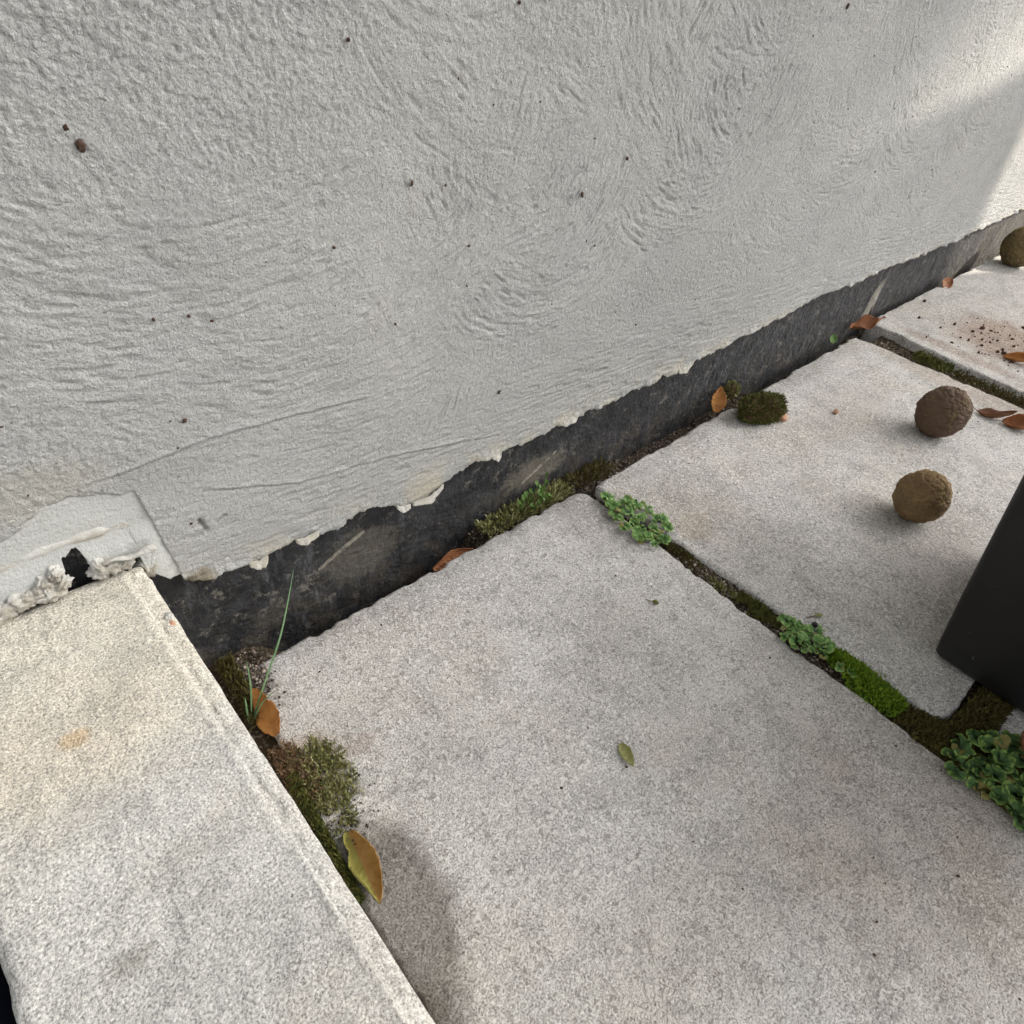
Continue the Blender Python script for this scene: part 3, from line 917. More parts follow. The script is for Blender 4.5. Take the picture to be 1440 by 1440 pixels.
bm = bmesh.new()
bmesh.ops.create_cube(bm, size=1, matrix=Matrix.Translation((-0.34, -0.2, 0.06)) @ Matrix.Diagonal((0.44, 1.1, 0.12, 1)))
bmesh.ops.bevel(bm, geom=bm.edges[:], offset=0.012, segments=3, affect='EDGES', profile=0.6)
nv = link('navy_block', bm_mesh('navy_block', bm), M['navy'], smooth=False)  # plain navy block filling the dark strip left of the step
tag(nv, 'dark navy thick block beside the stone step, bottom left corner', 'mat')

# ------------------------------------------------------------------ black planter
PB = np.array((0.672, -0.035)); PS = 0.25; PH = 0.345; TAPER = 0.164
pl = empty('planter', (PB[0] + PS / 2, PB[1] - PS / 2, 0.0))
tag(pl, 'black tapered square planter standing on the paving at the right edge', 'planter')
rings = []
prof = [(0.0035, 0.001, -0.012), (0.0035, 0.001, -0.004), (0.006, 0.0, 0.0)]
prof = [(0.004, -0.012), (0.005, -0.004), (0.010, 0.0), (0.03, 0.004), (0.10, 0.1 * TAPER), (0.20, 0.2 * TAPER), (PH - 0.03, (PH - 0.03) * TAPER),
        (PH - 0.028, (PH - 0.028) * TAPER + 0.006), (PH - 0.002, PH * TAPER + 0.007), (PH, PH * TAPER + 0.004), (PH, PH * TAPER - 0.018),
        (PH - 0.05, PH * TAPER - 0.024), (PH - 0.08, PH * TAPER - 0.03)]
NCR = 6
for (z, e) in prof:
    h_ = PS / 2 + e; r = 0.006 + z * 0.01
    ring = []
    for q in range(4):
        a0 = q * math.pi / 2
        ccx = (h_ - r) * (1 if q in (0, 3) else -1); ccy = (h_ - r) * (1 if q in (0, 1) else -1)
        for j in range(NCR + 1):
            a = a0 + j / NCR * math.pi / 2
            ring.append((ccx + r * math.cos(a), ccy + r * math.sin(a), z))
    rings.append(ring)
nr = len(rings[0])
V = np.array(rings).reshape(-1, 3)
F = []
for i in range(len(rings) - 1):
    for j in range(nr):
        F.append((i * nr + j, i * nr + (j + 1) % nr, (i + 1) * nr + (j + 1) % nr, (i + 1) * nr + j))
link('pot', np_mesh('pot', V, np.array(F)), M['planter'], pl)
bm = bmesh.new()
nn = 24
hs_ = PS / 2 + PH * TAPER - 0.03
bmesh.ops.create_grid(bm, x_segments=nn, y_segments=nn, size=hs_)
for v in bm.verts:
    v.co.z = PH - 0.06 + 0.014 * (mnoise.noise(v.co * 30))
link('potting_soil', bm_mesh('potting_soil', bm), M['soil'], pl)
bm = bmesh.new()
bmesh.ops.create_cube(bm, size=1, matrix=Matrix.Translation((0, 0, 0.004)) @ Matrix.Diagonal((PS - 0.03, PS - 0.03, 0.006, 1)))
link('base', bm_mesh('base', bm), M['planter'], pl, smooth=False)

# ------------------------------------------------------------------ balls
def ball(loc, r, mat, seed, label):
    bm = bmesh.new()
    bmesh.ops.create_icosphere(bm, subdivisions=6, radius=1.0)
    off = Vector((seed * 5.1, seed * 2.3, seed))
    for v in bm.verts:
        p = v.co.copy()
        w = p.copy(); w.z *= 1.9
        n = mnoise.fractal(w * 2.0 + off, 1.0, 2.0, 3)
        rid = 1 - abs(mnoise.noise(w * 4.2 + off + Vector((n, 0, 0)) * 0.5))
        rid2 = 1 - abs(mnoise.noise(w * 9 + off))
        v.co = p * (1 + 0.055 * n - 0.075 * rid ** 9 - 0.045 * rid2 ** 7)
        if v.co.z < -0.93:
            v.co.z = -0.93 + (v.co.z + 0.93) * 0.2
    for v in bm.verts:
        v.co = Vector((v.co.x * r * 0.93, v.co.y * r * 0.93, v.co.z * r * 1.03))
    o = link('ball', bm_mesh('ball', bm), mat)
    zmin = min(v.co.z for v in o.data.vertices)
    o.location = (loc[0], loc[1], loc[2] - zmin)
    o.rotation_euler = (0, 0, seed)
    tag(o, label, 'ball', 'weathered balls on the paving')
    return o


ball((0.896, 0.083, 0.0), 0.0366, M['ball_tan'], 3, 'wrinkled tan ball nearest the black planter')
ball((1.143, 0.151, 0.0), 0.0415, M['ball_brown'], 6, 'darker brown cracked ball beside a curled brown leaf')
ball((2.206, 0.352, 0.002), 0.0505, M['ball_olive'], 9, 'olive mossy ball against the plinth at the far right')

# ------------------------------------------------------------------ moss
def moss_mesh(name, pts, nrm, hgt, width, seed, lean=0.6):
    """tiny pointed shoots, three faces each"""
    r = np.random.RandomState(seed)
    n = len(pts)
    pts = np.asarray(pts, float); nrm = np.asarray(nrm, float)
    d = nrm + lean * (r.rand(n, 3) - 0.5) * 2
    d /= np.linalg.norm(d, axis=1)[:, None]
    a = r.randn(n, 3)
    s = np.cross(d, a); s /= np.linalg.norm(s, axis=1)[:, None] + 1e-9
    q = np.cross(d, s)
    h = hgt * (0.5 + r.rand(n))[:, None]
    w = width * (0.6 + 0.8 * r.rand(n))[:, None]
    base = pts - d * 0.0006
    mid = pts + d * h * 0.5 + q * h * 0.1
    tip = pts + d * h + q * h * 0.35
    v = np.stack([base - s * w * 0.5, base + s * w * 0.5, mid + s * w * 0.6, mid - s * w * 0.6, tip], 1).reshape(-1, 3)
    i = np.arange(n) * 5
    f = np.concatenate([np.stack([i, i + 1, i + 2], -1), np.stack([i, i + 2, i + 3], -1), np.stack([i + 3, i + 2, i + 4], -1)])
    return np_mesh(name, v, f)


def bed_height(x, y):
    X0 = gx[0]; Y0 = gy[:, 0]
    ix = np.clip(np.searchsorted(X0, x), 0, len(X0) - 1); iy = np.clip(np.searchsorted(Y0, y), 0, len(Y0) - 1)
    return gz[iy, ix]


def moss_patch(name, sampler, n, hgt, width, mat, seed, label, cat='moss', base=0.0, kind=None):
    r = np.random.RandomState(seed)
    P = np.array([sampler(r) for _ in range(n)])
    N = np.tile([0, 0, 1.0], (n, 1))
    o = link(name, moss_mesh(name, P, N, hgt, width, seed), mat)
    return tag(o, label, cat, kind=kind)


def clump(loc, size, n, mat, seed, label, rotz=0.0, hgt=0.004):
    """loose cushion of moss: a soil core covered with shoots"""
    root = empty('moss_clump', loc)
    root.rotation_euler = (0, 0, rotz)
    tag(root, label, 'moss')
    core = lump_mesh('core', seed, 4, 0.22, 1.6)
    zmin = min(v.co.z for v in core.vertices)
    for v in core.vertices:
        v.co = Vector((v.co.x * size[0], v.co.y * size[1], (max(v.co.z, -0.7) + 0.7) * size[2]))
    co = link('core', core, M['mud'], root)
    co.data.update()
    r = np.random.RandomState(seed)
    vs = np.array([v.co for v in core.vertices]); ns = np.array([v.normal for v in core.vertices])
    k = r.randint(0, len(vs), n)
    P = vs[k] + r.randn(n, 3) * 0.0012
    keep = P[:, 2] > 0.002
    link('shoots', moss_mesh('shoots', P[keep], ns[k][keep] + [0, 0, 0.4], hgt, 0.0011, seed), mat, root)
    return root


clump((0.928, 0.345, 0.0), (0.043, 0.024, 0.020), 5200, M['moss_dark'], 3, 'loose dark green moss cushion lying on the slab near the plinth', rotz=-0.15)

# moss in the joint between the two large slabs
def joint_sampler(y0, y1, spread=0.017, top=0.004, bulge=0.0, xc=0.577):
    def f(r):
        y = r.uniform(y0, y1)
        t = (y - y0) / (y1 - y0)
        sp_ = spread * (0.45 + 0.55 * math.sin(math.pi * t)) * (0.45 + 1.1 * float(vn(np.array(y * 95), np.array(0.0), 3)))
        dx = np.clip(r.randn() * sp_ * 0.5, -sp_, sp_)
        x = xc + 0.003 * math.sin(y * 60) + dx
        hz = top + bulge * max(0.0, 1 - (dx / spread) ** 2) * math.sin(math.pi * min(max(t, 0.05), 0.95)) ** 0.5
        return (x, y, hz + r.uniform(-0.0015, 0.001))
    return f


moss_patch('moss_cushion', joint_sampler(-0.044, 0.040, 0.020, -0.004, 0.009, 0.580), 4600, 0.005, 0.0012, M['moss_bright'], 21,
           'bright green moss cushion filling the joint beside the black planter')
moss_patch('moss_strip', joint_sampler(-0.10, -0.040, 0.022, -0.005, 0.005, 0.578), 3000, 0.0045, 0.0012, M['moss_brown'], 22,
           'brown-green moss in the joint between the bright cushion and the large liverwort')
moss_patch('moss_strip', joint_sampler(0.095, 0.150, 0.012, -0.006, 0.003, 0.574), 1300, 0.0040, 0.0012, M['moss_dark'], 23,
           'dark moss strip in the joint just above the middle liverwort')
moss_patch('moss_strip', joint_sampler(0.20, 0.262, 0.013, -0.007, 0.003, 0.573), 1000, 0.0035, 0.0012, M['moss_brown'], 24,
           'thin olive-brown moss in the joint below the upper liverwort')
moss_patch('moss_strip', joint_sampler(0.150, 0.205, 0.011, -0.008, 0.002, 0.573), 500, 0.003, 0.0011, M['moss_olive'], 25,
           'sparse tan moss midway along the joint between two liverworts')


def corner_moss(r):
    t = r.rand()
    x = 0.60 + 0.095 * t + r.randn() * 0.004
    y = -0.098 - 0.010 * t + r.uniform(-0.016, 0.016)
    return (x, y, -0.004 + 0.004 * r.rand())


moss_patch('moss_strip', corner_moss, 3600, 0.0048, 0.0012, M['moss_brown'], 26, 'brown-green moss in the cross joint running under the planter')


def far_joint(y0, y1, sp):
    def f(r):
        y = r.uniform(y0, y1); t = (0.39 - y) / 0.4
        return (1.412 + r.randn() * sp, y, -0.004 + r.uniform(-0.002, 0.006))
    return f


moss_patch('moss_cushion', far_joint(0.215, 0.285, 0.010), 1300, 0.006, 0.0016, M['moss_dark'], 27, 'dark moss cushion in the far joint beyond the brown ball')
moss_patch('moss_strip', far_joint(0.02, 0.21, 0.010), 1700, 0.004, 0.0014, M['moss_brown'], 28, 'thin dark moss along the far joint at the right edge')


# olive moss growing on the slab beside the step
def step_moss(r):
    while True:
        x = 0.070 + 0.080 * r.rand(); y = r.uniform(0.19, 0.31)
        xc = 0.098 + 0.10 * (y - 0.25)
        e = ((x - xc) / 0.026) ** 2 + ((y - 0.250) / 0.050) ** 2
        n = float(fbm(np.array(x * 110), np.array(y * 110), 6, 3))
        if e + 3.0 * (n - 0.5) < 0.85 and r.rand() < 1.2 - e:
            return (x, y, 0.0002 + 0.0018 * max(0, 1 - e) * r.rand() + 0.004 * max(0, n - 0.5))


moss_patch('moss_patch', step_moss, 2000, 0.0046, 0.0010, M['moss_olive'], 31, 'olive moss patch with pale tips spreading over the slab beside the step')


def rust_moss(r):
    while True:
        x = 0.072 + 0.03 * r.rand(); y = r.uniform(0.235, 0.305)
        if ((x - 0.083) / 0.014) ** 2 + ((y - 0.272) / 0.032) ** 2 < 1 * (0.5 + r.rand()):
            return (x, y, 0.0003 + 0.002 * r.rand())


moss_patch('moss_patch', rust_moss, 1100, 0.004, 0.001, M['moss_rust'], 32, 'dry rust-brown moss between the step and the olive moss patch')


def step_foot(r):
    y = r.uniform(0.155, 0.27)
    return (0.0715 + 0.010 * r.rand() * (0.4 + 0.6 * (y - 0.15) / 0.12), y, -0.004 + 0.008 * r.rand())


moss_patch('moss_strip', step_foot, 1900, 0.006, 0.0011, M['moss_dark'], 33, 'dark green moss strip along the foot of the step below the olive patch')


def wall_foot(r):
    t = r.rand()
    return (0.076 + 0.016 * r.rand(), 0.335 + 0.078 * t, -0.006 + 0.010 * r.rand())


moss_patch('moss_strip', wall_foot, 1600, 0.0055, 0.0012, M['moss_brown'], 34, 'olive-brown moss in the corner between step, plinth and slab')


def gap_moss(x0, x1):
    def f(r):
        x = r.uniform(x0, x1)
        return (x, r.uniform(0.390, 0.418), -0.008 + 0.010 * r.rand())
    return f


moss_patch('moss_strip', gap_moss(0.40, 0.545), 1700, 0.005, 0.0012, M['moss_olive'], 35, 'olive moss in the gap under the plinth around the green sprout')
moss_patch('moss_strip', gap_moss(0.548, 0.63), 800, 0.0045, 0.0012, M['moss_brown'], 36, 'brown moss at the wall end of the joint between the large slabs')
clump((0.944, 0.411, -0.006), (0.016, 0.010, 0.015), 900, M['moss_olive'], 37, 'small olive moss tuft against the plinth behind an orange leaf', hgt=0.004)

# ------------------------------------------------------------------ liverwort rosettes
def lobe_mesh(name, seed):
    """fan-shaped cupped lobe, unit length along +y, notched rim"""
    r = random.Random(seed)
    nx, ny = 8, 6
    V = []
    ph = r.uniform(0, 6.28)
    for j in range(ny):
        v = j / (ny - 1)
        for i in range(nx):
            u = i / (nx - 1) * 2 - 1
            half = (0.16 + 0.62 * math.sin(min(1, v * 1.15) * math.pi / 2) ** 1.3)
            a = u * half * 1.05
            rad = v * (1.0 - 0.20 * abs(u) ** 3 - 0.13 * math.exp(-(u / 0.16) ** 2) * v + 0.05 * math.sin(u * 7 + ph) * v)
            x = math.sin(a) * rad * 0.98 + u * 0.10 * (1 - v)
            y = math.cos(a * 0.8) * rad
            z = 0.10 + 0.30 * math.sin(v * 2.4) + 0.20 * (u * u) * v - 0.07 * math.exp(-(u / 0.22) ** 2) * v + 0.10 * v * math.sin(u * 6 + ph)
            V.append((x, y, z))
    F = grid_faces(ny, nx)
    return np_mesh(name, np.array(V), F)


def liverwort(name, rosettes, size, mat, seed, label):
    r = random.Random(seed)
    meshes = [lobe_mesh('lobe', seed * 10 + i) for i in range(4)]
    for me in meshes:
        me.materials.append(mat)
        me.polygons.foreach_set('use_smooth', np.ones(len(me.polygons), dtype=bool))
    cx_ = sum(p[0] for p in rosettes) / len(rosettes); cy_ = sum(p[1] for p in rosettes) / len(rosettes)
    root = empty(name, (cx_, cy_, 0))
    tag(root, label, 'liverwort', 'liverworts in the paving joint')
    for (x, y, sc) in rosettes:
        n = r.choice((5, 6, 6, 7))
        a0 = r.uniform(0, 6.28)
        zc = r.uniform(0.0015, 0.004)
        tx = r.uniform(-0.25, 0.25); ty = r.uniform(-0.25, 0.25)
        for i in range(n):
            o = bpy.data.objects.new('lobe', r.choice(meshes))
            col.objects.link(o)
            o.parent = root
            s = size * sc * r.uniform(0.55, 1.2)
            o.scale = (s * r.uniform(0.85, 1.1), s, s * r.uniform(0.7, 1.2))
            o.location = (x - cx_ + r.uniform(-1, 1) * size * 0.15, y - cy_ + r.uniform(-1, 1) * size * 0.15, zc + r.uniform(0, 0.003))
            o.rotation_euler = (tx + r.uniform(-0.1, 0.35), ty + r.uniform(-0.2, 0.2), a0 + i * 2 * math.pi / n + r.uniform(-0.3, 0.3))
    return root


def scatter_in(poly, n, mind, seed):
    r = random.Random(seed)
    xs_ = [p[0] for p in poly]; ys_ = [p[1] for p in poly]
    out = []
    tries = 0
    while len(out) < n and tries < 20000:
        tries += 1
        x = r.uniform(min(xs_), max(xs_)); y = r.uniform(min(ys_), max(ys_))
        ins = False
        j = len(poly) - 1
        for i in range(len(poly)):
            if (poly[i][1] > y) != (poly[j][1] > y) and x < (poly[j][0] - poly[i][0]) * (y - poly[i][1]) / (poly[j][1] - poly[i][1]) + poly[i][0]:
                ins = not ins
            j = i
        if ins and all(math.hypot(x - a, y - b) > mind for a, b, _ in out):
            out.append((x, y, r.uniform(0.65, 1.3)))
    return out


liverwort('liverwort', scatter_in([(0.562, 0.352), (0.594, 0.343), (0.597, 0.308), (0.600, 0.275), (0.572, 0.250), (0.543, 0.256), (0.540, 0.300), (0.550, 0.335)], 36, 0.0065, 5),
          0.0078, M['liver_pale'], 5, 'pale green liverwort patch in the joint nearest the wall')
liverwort('liverwort', scatter_in([(0.577, 0.098), (0.592, 0.082), (0.592, 0.055), (0.580, 0.036), (0.559, 0.046), (0.552, 0.080)], 22, 0.0065, 6) + [(0.568, 0.022, 0.9), (0.573, 0.012, 0.7)],
          0.0078, M['liver_pale'], 6, 'small pale green liverwort midway along the joint above the bright moss')
liverwort('liverwort', scatter_in([(0.548, -0.094), (0.572, -0.092), (0.600, -0.097), (0.622, -0.120), (0.634, -0.150), (0.62, -0.20), (0.57, -0.22), (0.541, -0.19), (0.541, -0.135)], 48, 0.0078, 8),
          0.0108, M['liver_deep'], 8, 'large dark green liverwort at the right edge below the planter')
lv = lump('liverwort_soil', (0.585, -0.145, -0.012), (0.042, 0.06, 0.014), M['moss_brown'], None, 71, rot=(0, 0, 0.3), amp=0.2)
lv.name = 'soil_mound'
tag(lv, 'low brown soil mound under the large liverwort', 'soil')

# ------------------------------------------------------------------ fallen leaves
def leaf(loc, length, width, mat, seed, label, rot=(0, 0, 0), bend=0.6, fold=0.3, twist=0.2, stem=0.35, curl=0.0, wave=0.06, notch=None):
    r = random.Random(seed)
    nu, nv_ = 11, 22
    V = []
    ph = r.uniform(0, 6)
    for j in range(nv_):
        v = j / (nv_ - 1)
        half = width * 0.5 * (math.sin(math.pi * min(1, v * 0.96 + 0.04)) ** 0.75) * (1.15 - 0.35 * v)
        ang = bend * (v - 0.35)
        yc = length * math.sin(ang) / bend if abs(bend) > 1e-3 else length * (v - 0.35)
        zc = length * (1 - math.cos(ang)) / bend if abs(bend) > 1e-3 else 0
        tw = twist * (v - 0.5)
        for i in range(nu):
            u = i / (nu - 1) * 2 - 1
            jag = 1 + 0.05 * math.sin(v * 46 + ph) * (abs(u) > 0.9)
            hw = half
            if notch and u > 0:
                hw = half * (1 - notch * math.exp(-((v - 0.25) / 0.12) ** 2))
            fa = fold * abs(u) + curl * u * u
            x = u * hw * math.cos(fa) * jag
            zz_ = abs(u) * hw * math.sin(fa) + wave * length * 0.2 * math.sin(v * 9 + u * 2 + ph) * abs(u) + length * 0.035 * mnoise.noise(Vector((u * 1.6, v * 4.5, seed * 3.1)))
            if abs(u) > 0.75:
                x *= 1 - 0.22 * max(0.0, mnoise.noise(Vector((v * 11, u, seed * 1.7))))
            xx_ = x * math.cos(tw) - zz_ * math.sin(tw)
            zz_ = x * math.sin(tw) + zz_ * math.cos(tw)
            V.append((xx_, yc - zz_ * math.sin(ang), zc + zz_ * math.cos(ang)))
    V = np.array(V)
    o = link('fallen_leaf', np_mesh('fallen_leaf', V, grid_faces(nv_, nu)), mat)
    s_ = o.modifiers.new('thick', 'SOLIDIFY'); s_.thickness = 0.0005
    if stem:
        p0 = V[nu // 2]
        d = V[nu // 2] - V[nu * 2 + nu // 2]
        d = d / np.linalg.norm(d)
        pts = [p0 - d * 0.002 + d * length * stem * t_ + np.array([length * 0.06 * t_ * t_, 0, 0.0]) for t_ in np.linspace(0, 1, 6)]
        tube('stem', pts, [0.0007 - 0.00015 * k_ / 5 for k_ in range(6)], M['stem'], o)
    # rest the leaf on the surface
    o.rotation_euler = rot
    mw = o.rotation_euler.to_matrix()
    zmin = min((mw @ v.co).z for v in o.data.vertices)
    o.location = (loc[0], loc[1], loc[2] - zmin + 0.0004)
    tag(o, label, 'leaf', 'fallen leaves')
    return o


def tube(name, pts, rad, mat, parent=None, seg=6, flat=1.0):
    pts = [Vector(p) for p in pts]
    V = []
    for i, p in enumerate(pts):
        t_ = (pts[min(i + 1, len(pts) - 1)] - pts[max(i - 1, 0)]).normalized()
        a = t_.cross(Vector((0.3, 0.8, 0.45))).normalized()
        b = t_.cross(a)
        for k_ in range(seg):
            an = 2 * math.pi * k_ / seg
            V.append(p + a * rad[i] * math.cos(an) + b * rad[i] * flat * math.sin(an))
    F = []
    for i in range(len(pts) - 1):
        for k_ in range(seg):
            F.append((i * seg + k_, i * seg + (k_ + 1) % seg, (i + 1) * seg + (k_ + 1) % seg, (i + 1) * seg + k_))
    return link(name, np_mesh(name, np.array(V), np.array(F)), mat, parent)


leaf((0.090, 0.327, 0.0), 0.048, 0.028, M['leaf_orange'], 1, 'orange leaf standing on edge by the grass blades at the step',
     rot=(R(20), R(-48), R(-22)), bend=0.5, fold=0.25, stem=0.0)
leaf((0.0875, 0.182, 0.0), 0.062, 0.038, M['leaf_tan'], 2, 'yellow-green and tan folded leaf at the foot of the step',
     rot=(R(0), R(0), R(170)), bend=0.5, fold=1.0, twist=0.5, stem=0.0, notch=0.45, wave=0.12)
leaf((1.292, 0.105, 0.0), 0.062, 0.032, M['leaf_brown'], 3, 'dark brown curled leaf touching the brown ball', rot=(R(10), R(-12), R(195)), bend=1.5, fold=0.7, stem=0.3, wave=0.2)
leaf((1.300, 0.066, 0.0), 0.066, 0.044, M['leaf_copper'], 4, 'copper curled leaf at the right edge beside the brown leaf', rot=(R(8), R(20), R(205)), bend=1.2, fold=0.9, stem=0.2)
leaf((1.575, 0.152, 0.002), 0.060, 0.034, M['leaf_orange'], 5, 'orange leaf on the far slab at the right edge', rot=(R(10), R(20), R(200)), bend=1.2, fold=0.9, stem=0.25)
leaf((1.415, 0.402, 0.0), 0.075, 0.040, M['leaf_copper'], 6, 'crumpled copper leaf at the plinth above the far joint', rot=(R(12), R(10), R(-120)), bend=1.3, fold=0.7, stem=0.1, wave=0.4)
leaf((0.893, 0.404, -0.008), 0.042, 0.032, M['leaf_orange'], 7, 'small bright orange leaf wedged between plinth and slab', rot=(R(55), R(10), R(-35)), bend=0.6, fold=0.5, stem=0.0)
leaf((0.343, 0.402, -0.024), 0.056, 0.020, M['leaf_copper'], 8, 'orange-brown leaf sunk in the gap below the plinth', rot=(R(10), R(62), R(-82)), bend=0.7, fold=0.4, stem=0.0, wave=0.2)
leaf((0.318, 0.107, 0.0), 0.025, 0.013, M['leaf_green'], 9, 'tiny olive-green leaf alone on the large slab', rot=(R(4), R(8), R(158)), bend=0.5, fold=0.55, stem=0.0)
leaf((1.85, 0.394, 0.0), 0.05, 0.03, M['leaf_copper'], 10, 'brown leaf scrap in the gap at the far slab', rot=(R(10), R(20), R(-80)), bend=0.7, fold=0.5, stem=0.0)
leaf((0.622, -0.135, 0.016), 0.026, 0.013, M['leaf_brown'], 12, 'small dark leaf lying on the large liverwort', rot=(R(25), R(35), R(-45)), bend=0.9, fold=0.6, stem=0.9)
leaf((1.302, 0.408, -0.002), 0.022, 0.016, M['sprout'], 13, 'tiny green leaflet in the gap under the plinth', rot=(R(30), R(10), R(-60)), bend=0.6, fold=0.3, stem=0.2)

# ------------------------------------------------------------------ grass and sprout
gr = empty('grass_tuft', (0.0758, 0.3386, 0.0))
tag(gr, 'thin green grass blades rising from the gap beside the step', 'grass')


def blade(pts, w, parent, mat):
    base = Vector(parent.location)
    pts = [Vector(p) - base for p in pts]
    # smooth through the points
    P = []
    n = len(pts)
    for i in range(n - 1):
        p0, p1, p2, p3 = pts[max(i - 1, 0)], pts[i], pts[i + 1], pts[min(i + 2, n - 1)]
        for k_ in range(8):
            t_ = k_ / 8
            P.append(0.5 * ((2 * p1) + (p2 - p0) * t_ + (2 * p0 - 5 * p1 + 4 * p2 - p3) * t_ ** 2 + (3 * p1 - p0 - 3 * p2 + p3) * t_ ** 3))
    P.append(pts[-1])
    m_ = len(P)
    rad = [w * (0.55 + 0.6 * math.sin(math.pi * min(1, (i / (m_ - 1)) * 0.8 + 0.1))) * (1 - (i / (m_ - 1)) ** 5 * 0.9) for i in range(m_)]
    return tube('blade', P, rad, mat, parent, seg=6, flat=0.3)


blade([(0.0758, 0.3386, -0.004), (0.1000, 0.3490, 0.030), (0.1270, 0.3620, 0.066), (0.1562, 0.3862, 0.105)], 0.0011, gr, M['grass'])
blade([(0.0765, 0.3380, -0.004), (0.0900, 0.3380, 0.018), (0.1085, 0.3330, 0.035)], 0.0010, gr, M['grass'])
blade([(0.0750, 0.3400, -0.004), (0.0770, 0.3440, 0.010), (0.0800, 0.3500, 0.022)], 0.0008, gr, M['grass'])

blade([(0.0765, 0.3395, -0.004), (0.0860, 0.3500, 0.024), (0.0930, 0.3640, 0.050)], 0.0007, gr, M['grass'])

g2 = empty('grass_tuft', (0.5985, -0.040, 0.0))
tag(g2, 'single hair-thin grass blade arching beside the bright moss', 'grass')
blade([(0.5985, -0.040, -0.002), (0.612, -0.036, 0.016), (0.630, -0.037, 0.034)], 0.0006, g2, M['grass'])

sp = empty('sprout', (0.478, 0.402, -0.006))
tag(sp, 'small green leafy sprout growing in the gap under the plinth', 'sprout')
r3 = random.Random(5)
for i in range(9):
    a = r3.uniform(0, 6.28); L = r3.uniform(0.018, 0.034)
    bx_, by_ = r3.uniform(-0.022, 0.03), r3.uniform(-0.006, 0.006)
    tipv = (bx_ + math.cos(a) * L * 0.45, by_ + math.sin(a) * L * 0.25 - 0.003, L)
    base = sp.location
    tube('stalk', [(bx_, by_, 0), ((bx_ + tipv[0]) / 2, (by_ + tipv[1]) / 2 - 0.001, L * 0.55), tipv], [0.0006, 0.0005, 0.0003], M['sprout'], sp, 5)
    for k_ in range(3):
        t_ = (k_ + 1) / 3
        me = lobe_mesh('leaflet', 300 + i * 3 + k_)
        o = link('leaflet', me, M['sprout'], sp)
        o.scale = (0.0045, 0.008, 0.004)
        o.location = (bx_ + (tipv[0] - bx_) * t_, by_ + (tipv[1] - by_) * t_, L * t_)
        o.rotation_euler = (R(40), r3.uniform(-0.5, 0.5), r3.uniform(0, 6.28))

# ------------------------------------------------------------------ crumbs, pebbles, litter
def crumb_obj(name, loc, size, mat, seed, label, cat, group=None, amp=0.45):
    o = lump(name, loc, size, mat, None, seed, amp=amp, sub=3, freq=1.5)
    return tag(o, label, cat, group)


WS = [(0.0895, 0.4475, 0.0022, 'small brown dirt crumb on the wall just above the largest crumb, upper left'),
      (0.094, 0.4393, 0.0040, 'largest brown dirt crumb stuck on the wall, upper left'),
      (0.2966, 0.399, 0.0030, 'brown dirt crumb on the wall left of centre, upper half'),
      (0.4837, 0.3689, 0.0036, 'dark elongated dirt crumb on the wall right of centre, upper half'),
      (0.5377, 0.394, 0.0022, 'small dark dirt crumb on the wall up and right of the elongated crumb'),
      (0.407, 0.1878, 0.0034, 'rust-brown dirt crumb low on the wall above the plinth joint'),
      (0.1073, 0.2669, 0.0030, 'grey-brown dirt crumb low on the wall above the long trowel line'),
      (0.8622, 0.5141, 0.0038, 'dark dirt crumb on the wall at the top edge of the photo, right of centre')]
for i, (x, z, s, lab) in enumerate(WS):
    crumb_obj('dirt_crumb', (x, WALL_Y - 0.002, z), (s * 0.55, s * 0.22, s * 0.65), M['crumb'], 400 + i, lab, 'dirt', 'dirt crumbs on the wall', amp=0.7)


def pebble_cloud(name, pts, sizes, mat, seed, label, cat):
    bm = bmesh.new()
    bmesh.ops.create_icosphere(bm, subdivisions=1, radius=1.0)
    bv = np.array([v.co for v in bm.verts]); bf = np.array([[v.index for v in f.verts] for f in bm.faces])
    bm.free()
    r = np.random.RandomState(seed)
    n = len(pts)
    sc = np.asarray(sizes)[:, None] * (0.6 + 0.8 * r.rand(n, 3))
    v = bv[None] * sc[:, None, :] * (1 + 0.5 * (r.rand(n, len(bv), 1) - 0.5)) + np.asarray(pts)[:, None, :]
    f = bf[None] + (np.arange(n) * len(bv))[:, None, None]
    o = link(name, np_mesh(name, v.reshape(-1, 3), f.reshape(-1, 3)), mat, smooth=False)
    return tag(o, label, cat, kind='stuff')


r4 = np.random.RandomState(3)
P = []; S_ = []
for i in range(160):
    x = r4.uniform(0.0, 1.6); z = r4.uniform(0.14, 0.58)
    if x < 0.085 and z < 0.24:
        continue
    P.append((x, WALL_Y - 0.0012, z)); S_.append(0.0004 + 0.0009 * r4.rand() ** 3)
for (x, z) in ((0.1055, 0.3422), (0.1261, 0.3395), (0.1397, 0.3328), (0.2314, 0.3646), (0.8099, 0.4877), (0.9786, 0.4687), (0.3542, 0.3449), (0.3275, 0.3942),
               (0.282, 0.2941), (0.5159, 0.3176), (0.2505, 0.4832), (0.0106, 0.2997)):
    P.append((x, WALL_Y - 0.0014, z)); S_.append(0.0011)
pebble_cloud('dirt_specks', P, S_, M['crumb'], 4, 'fine dark dirt specks scattered over the rendered wall', 'dirt')

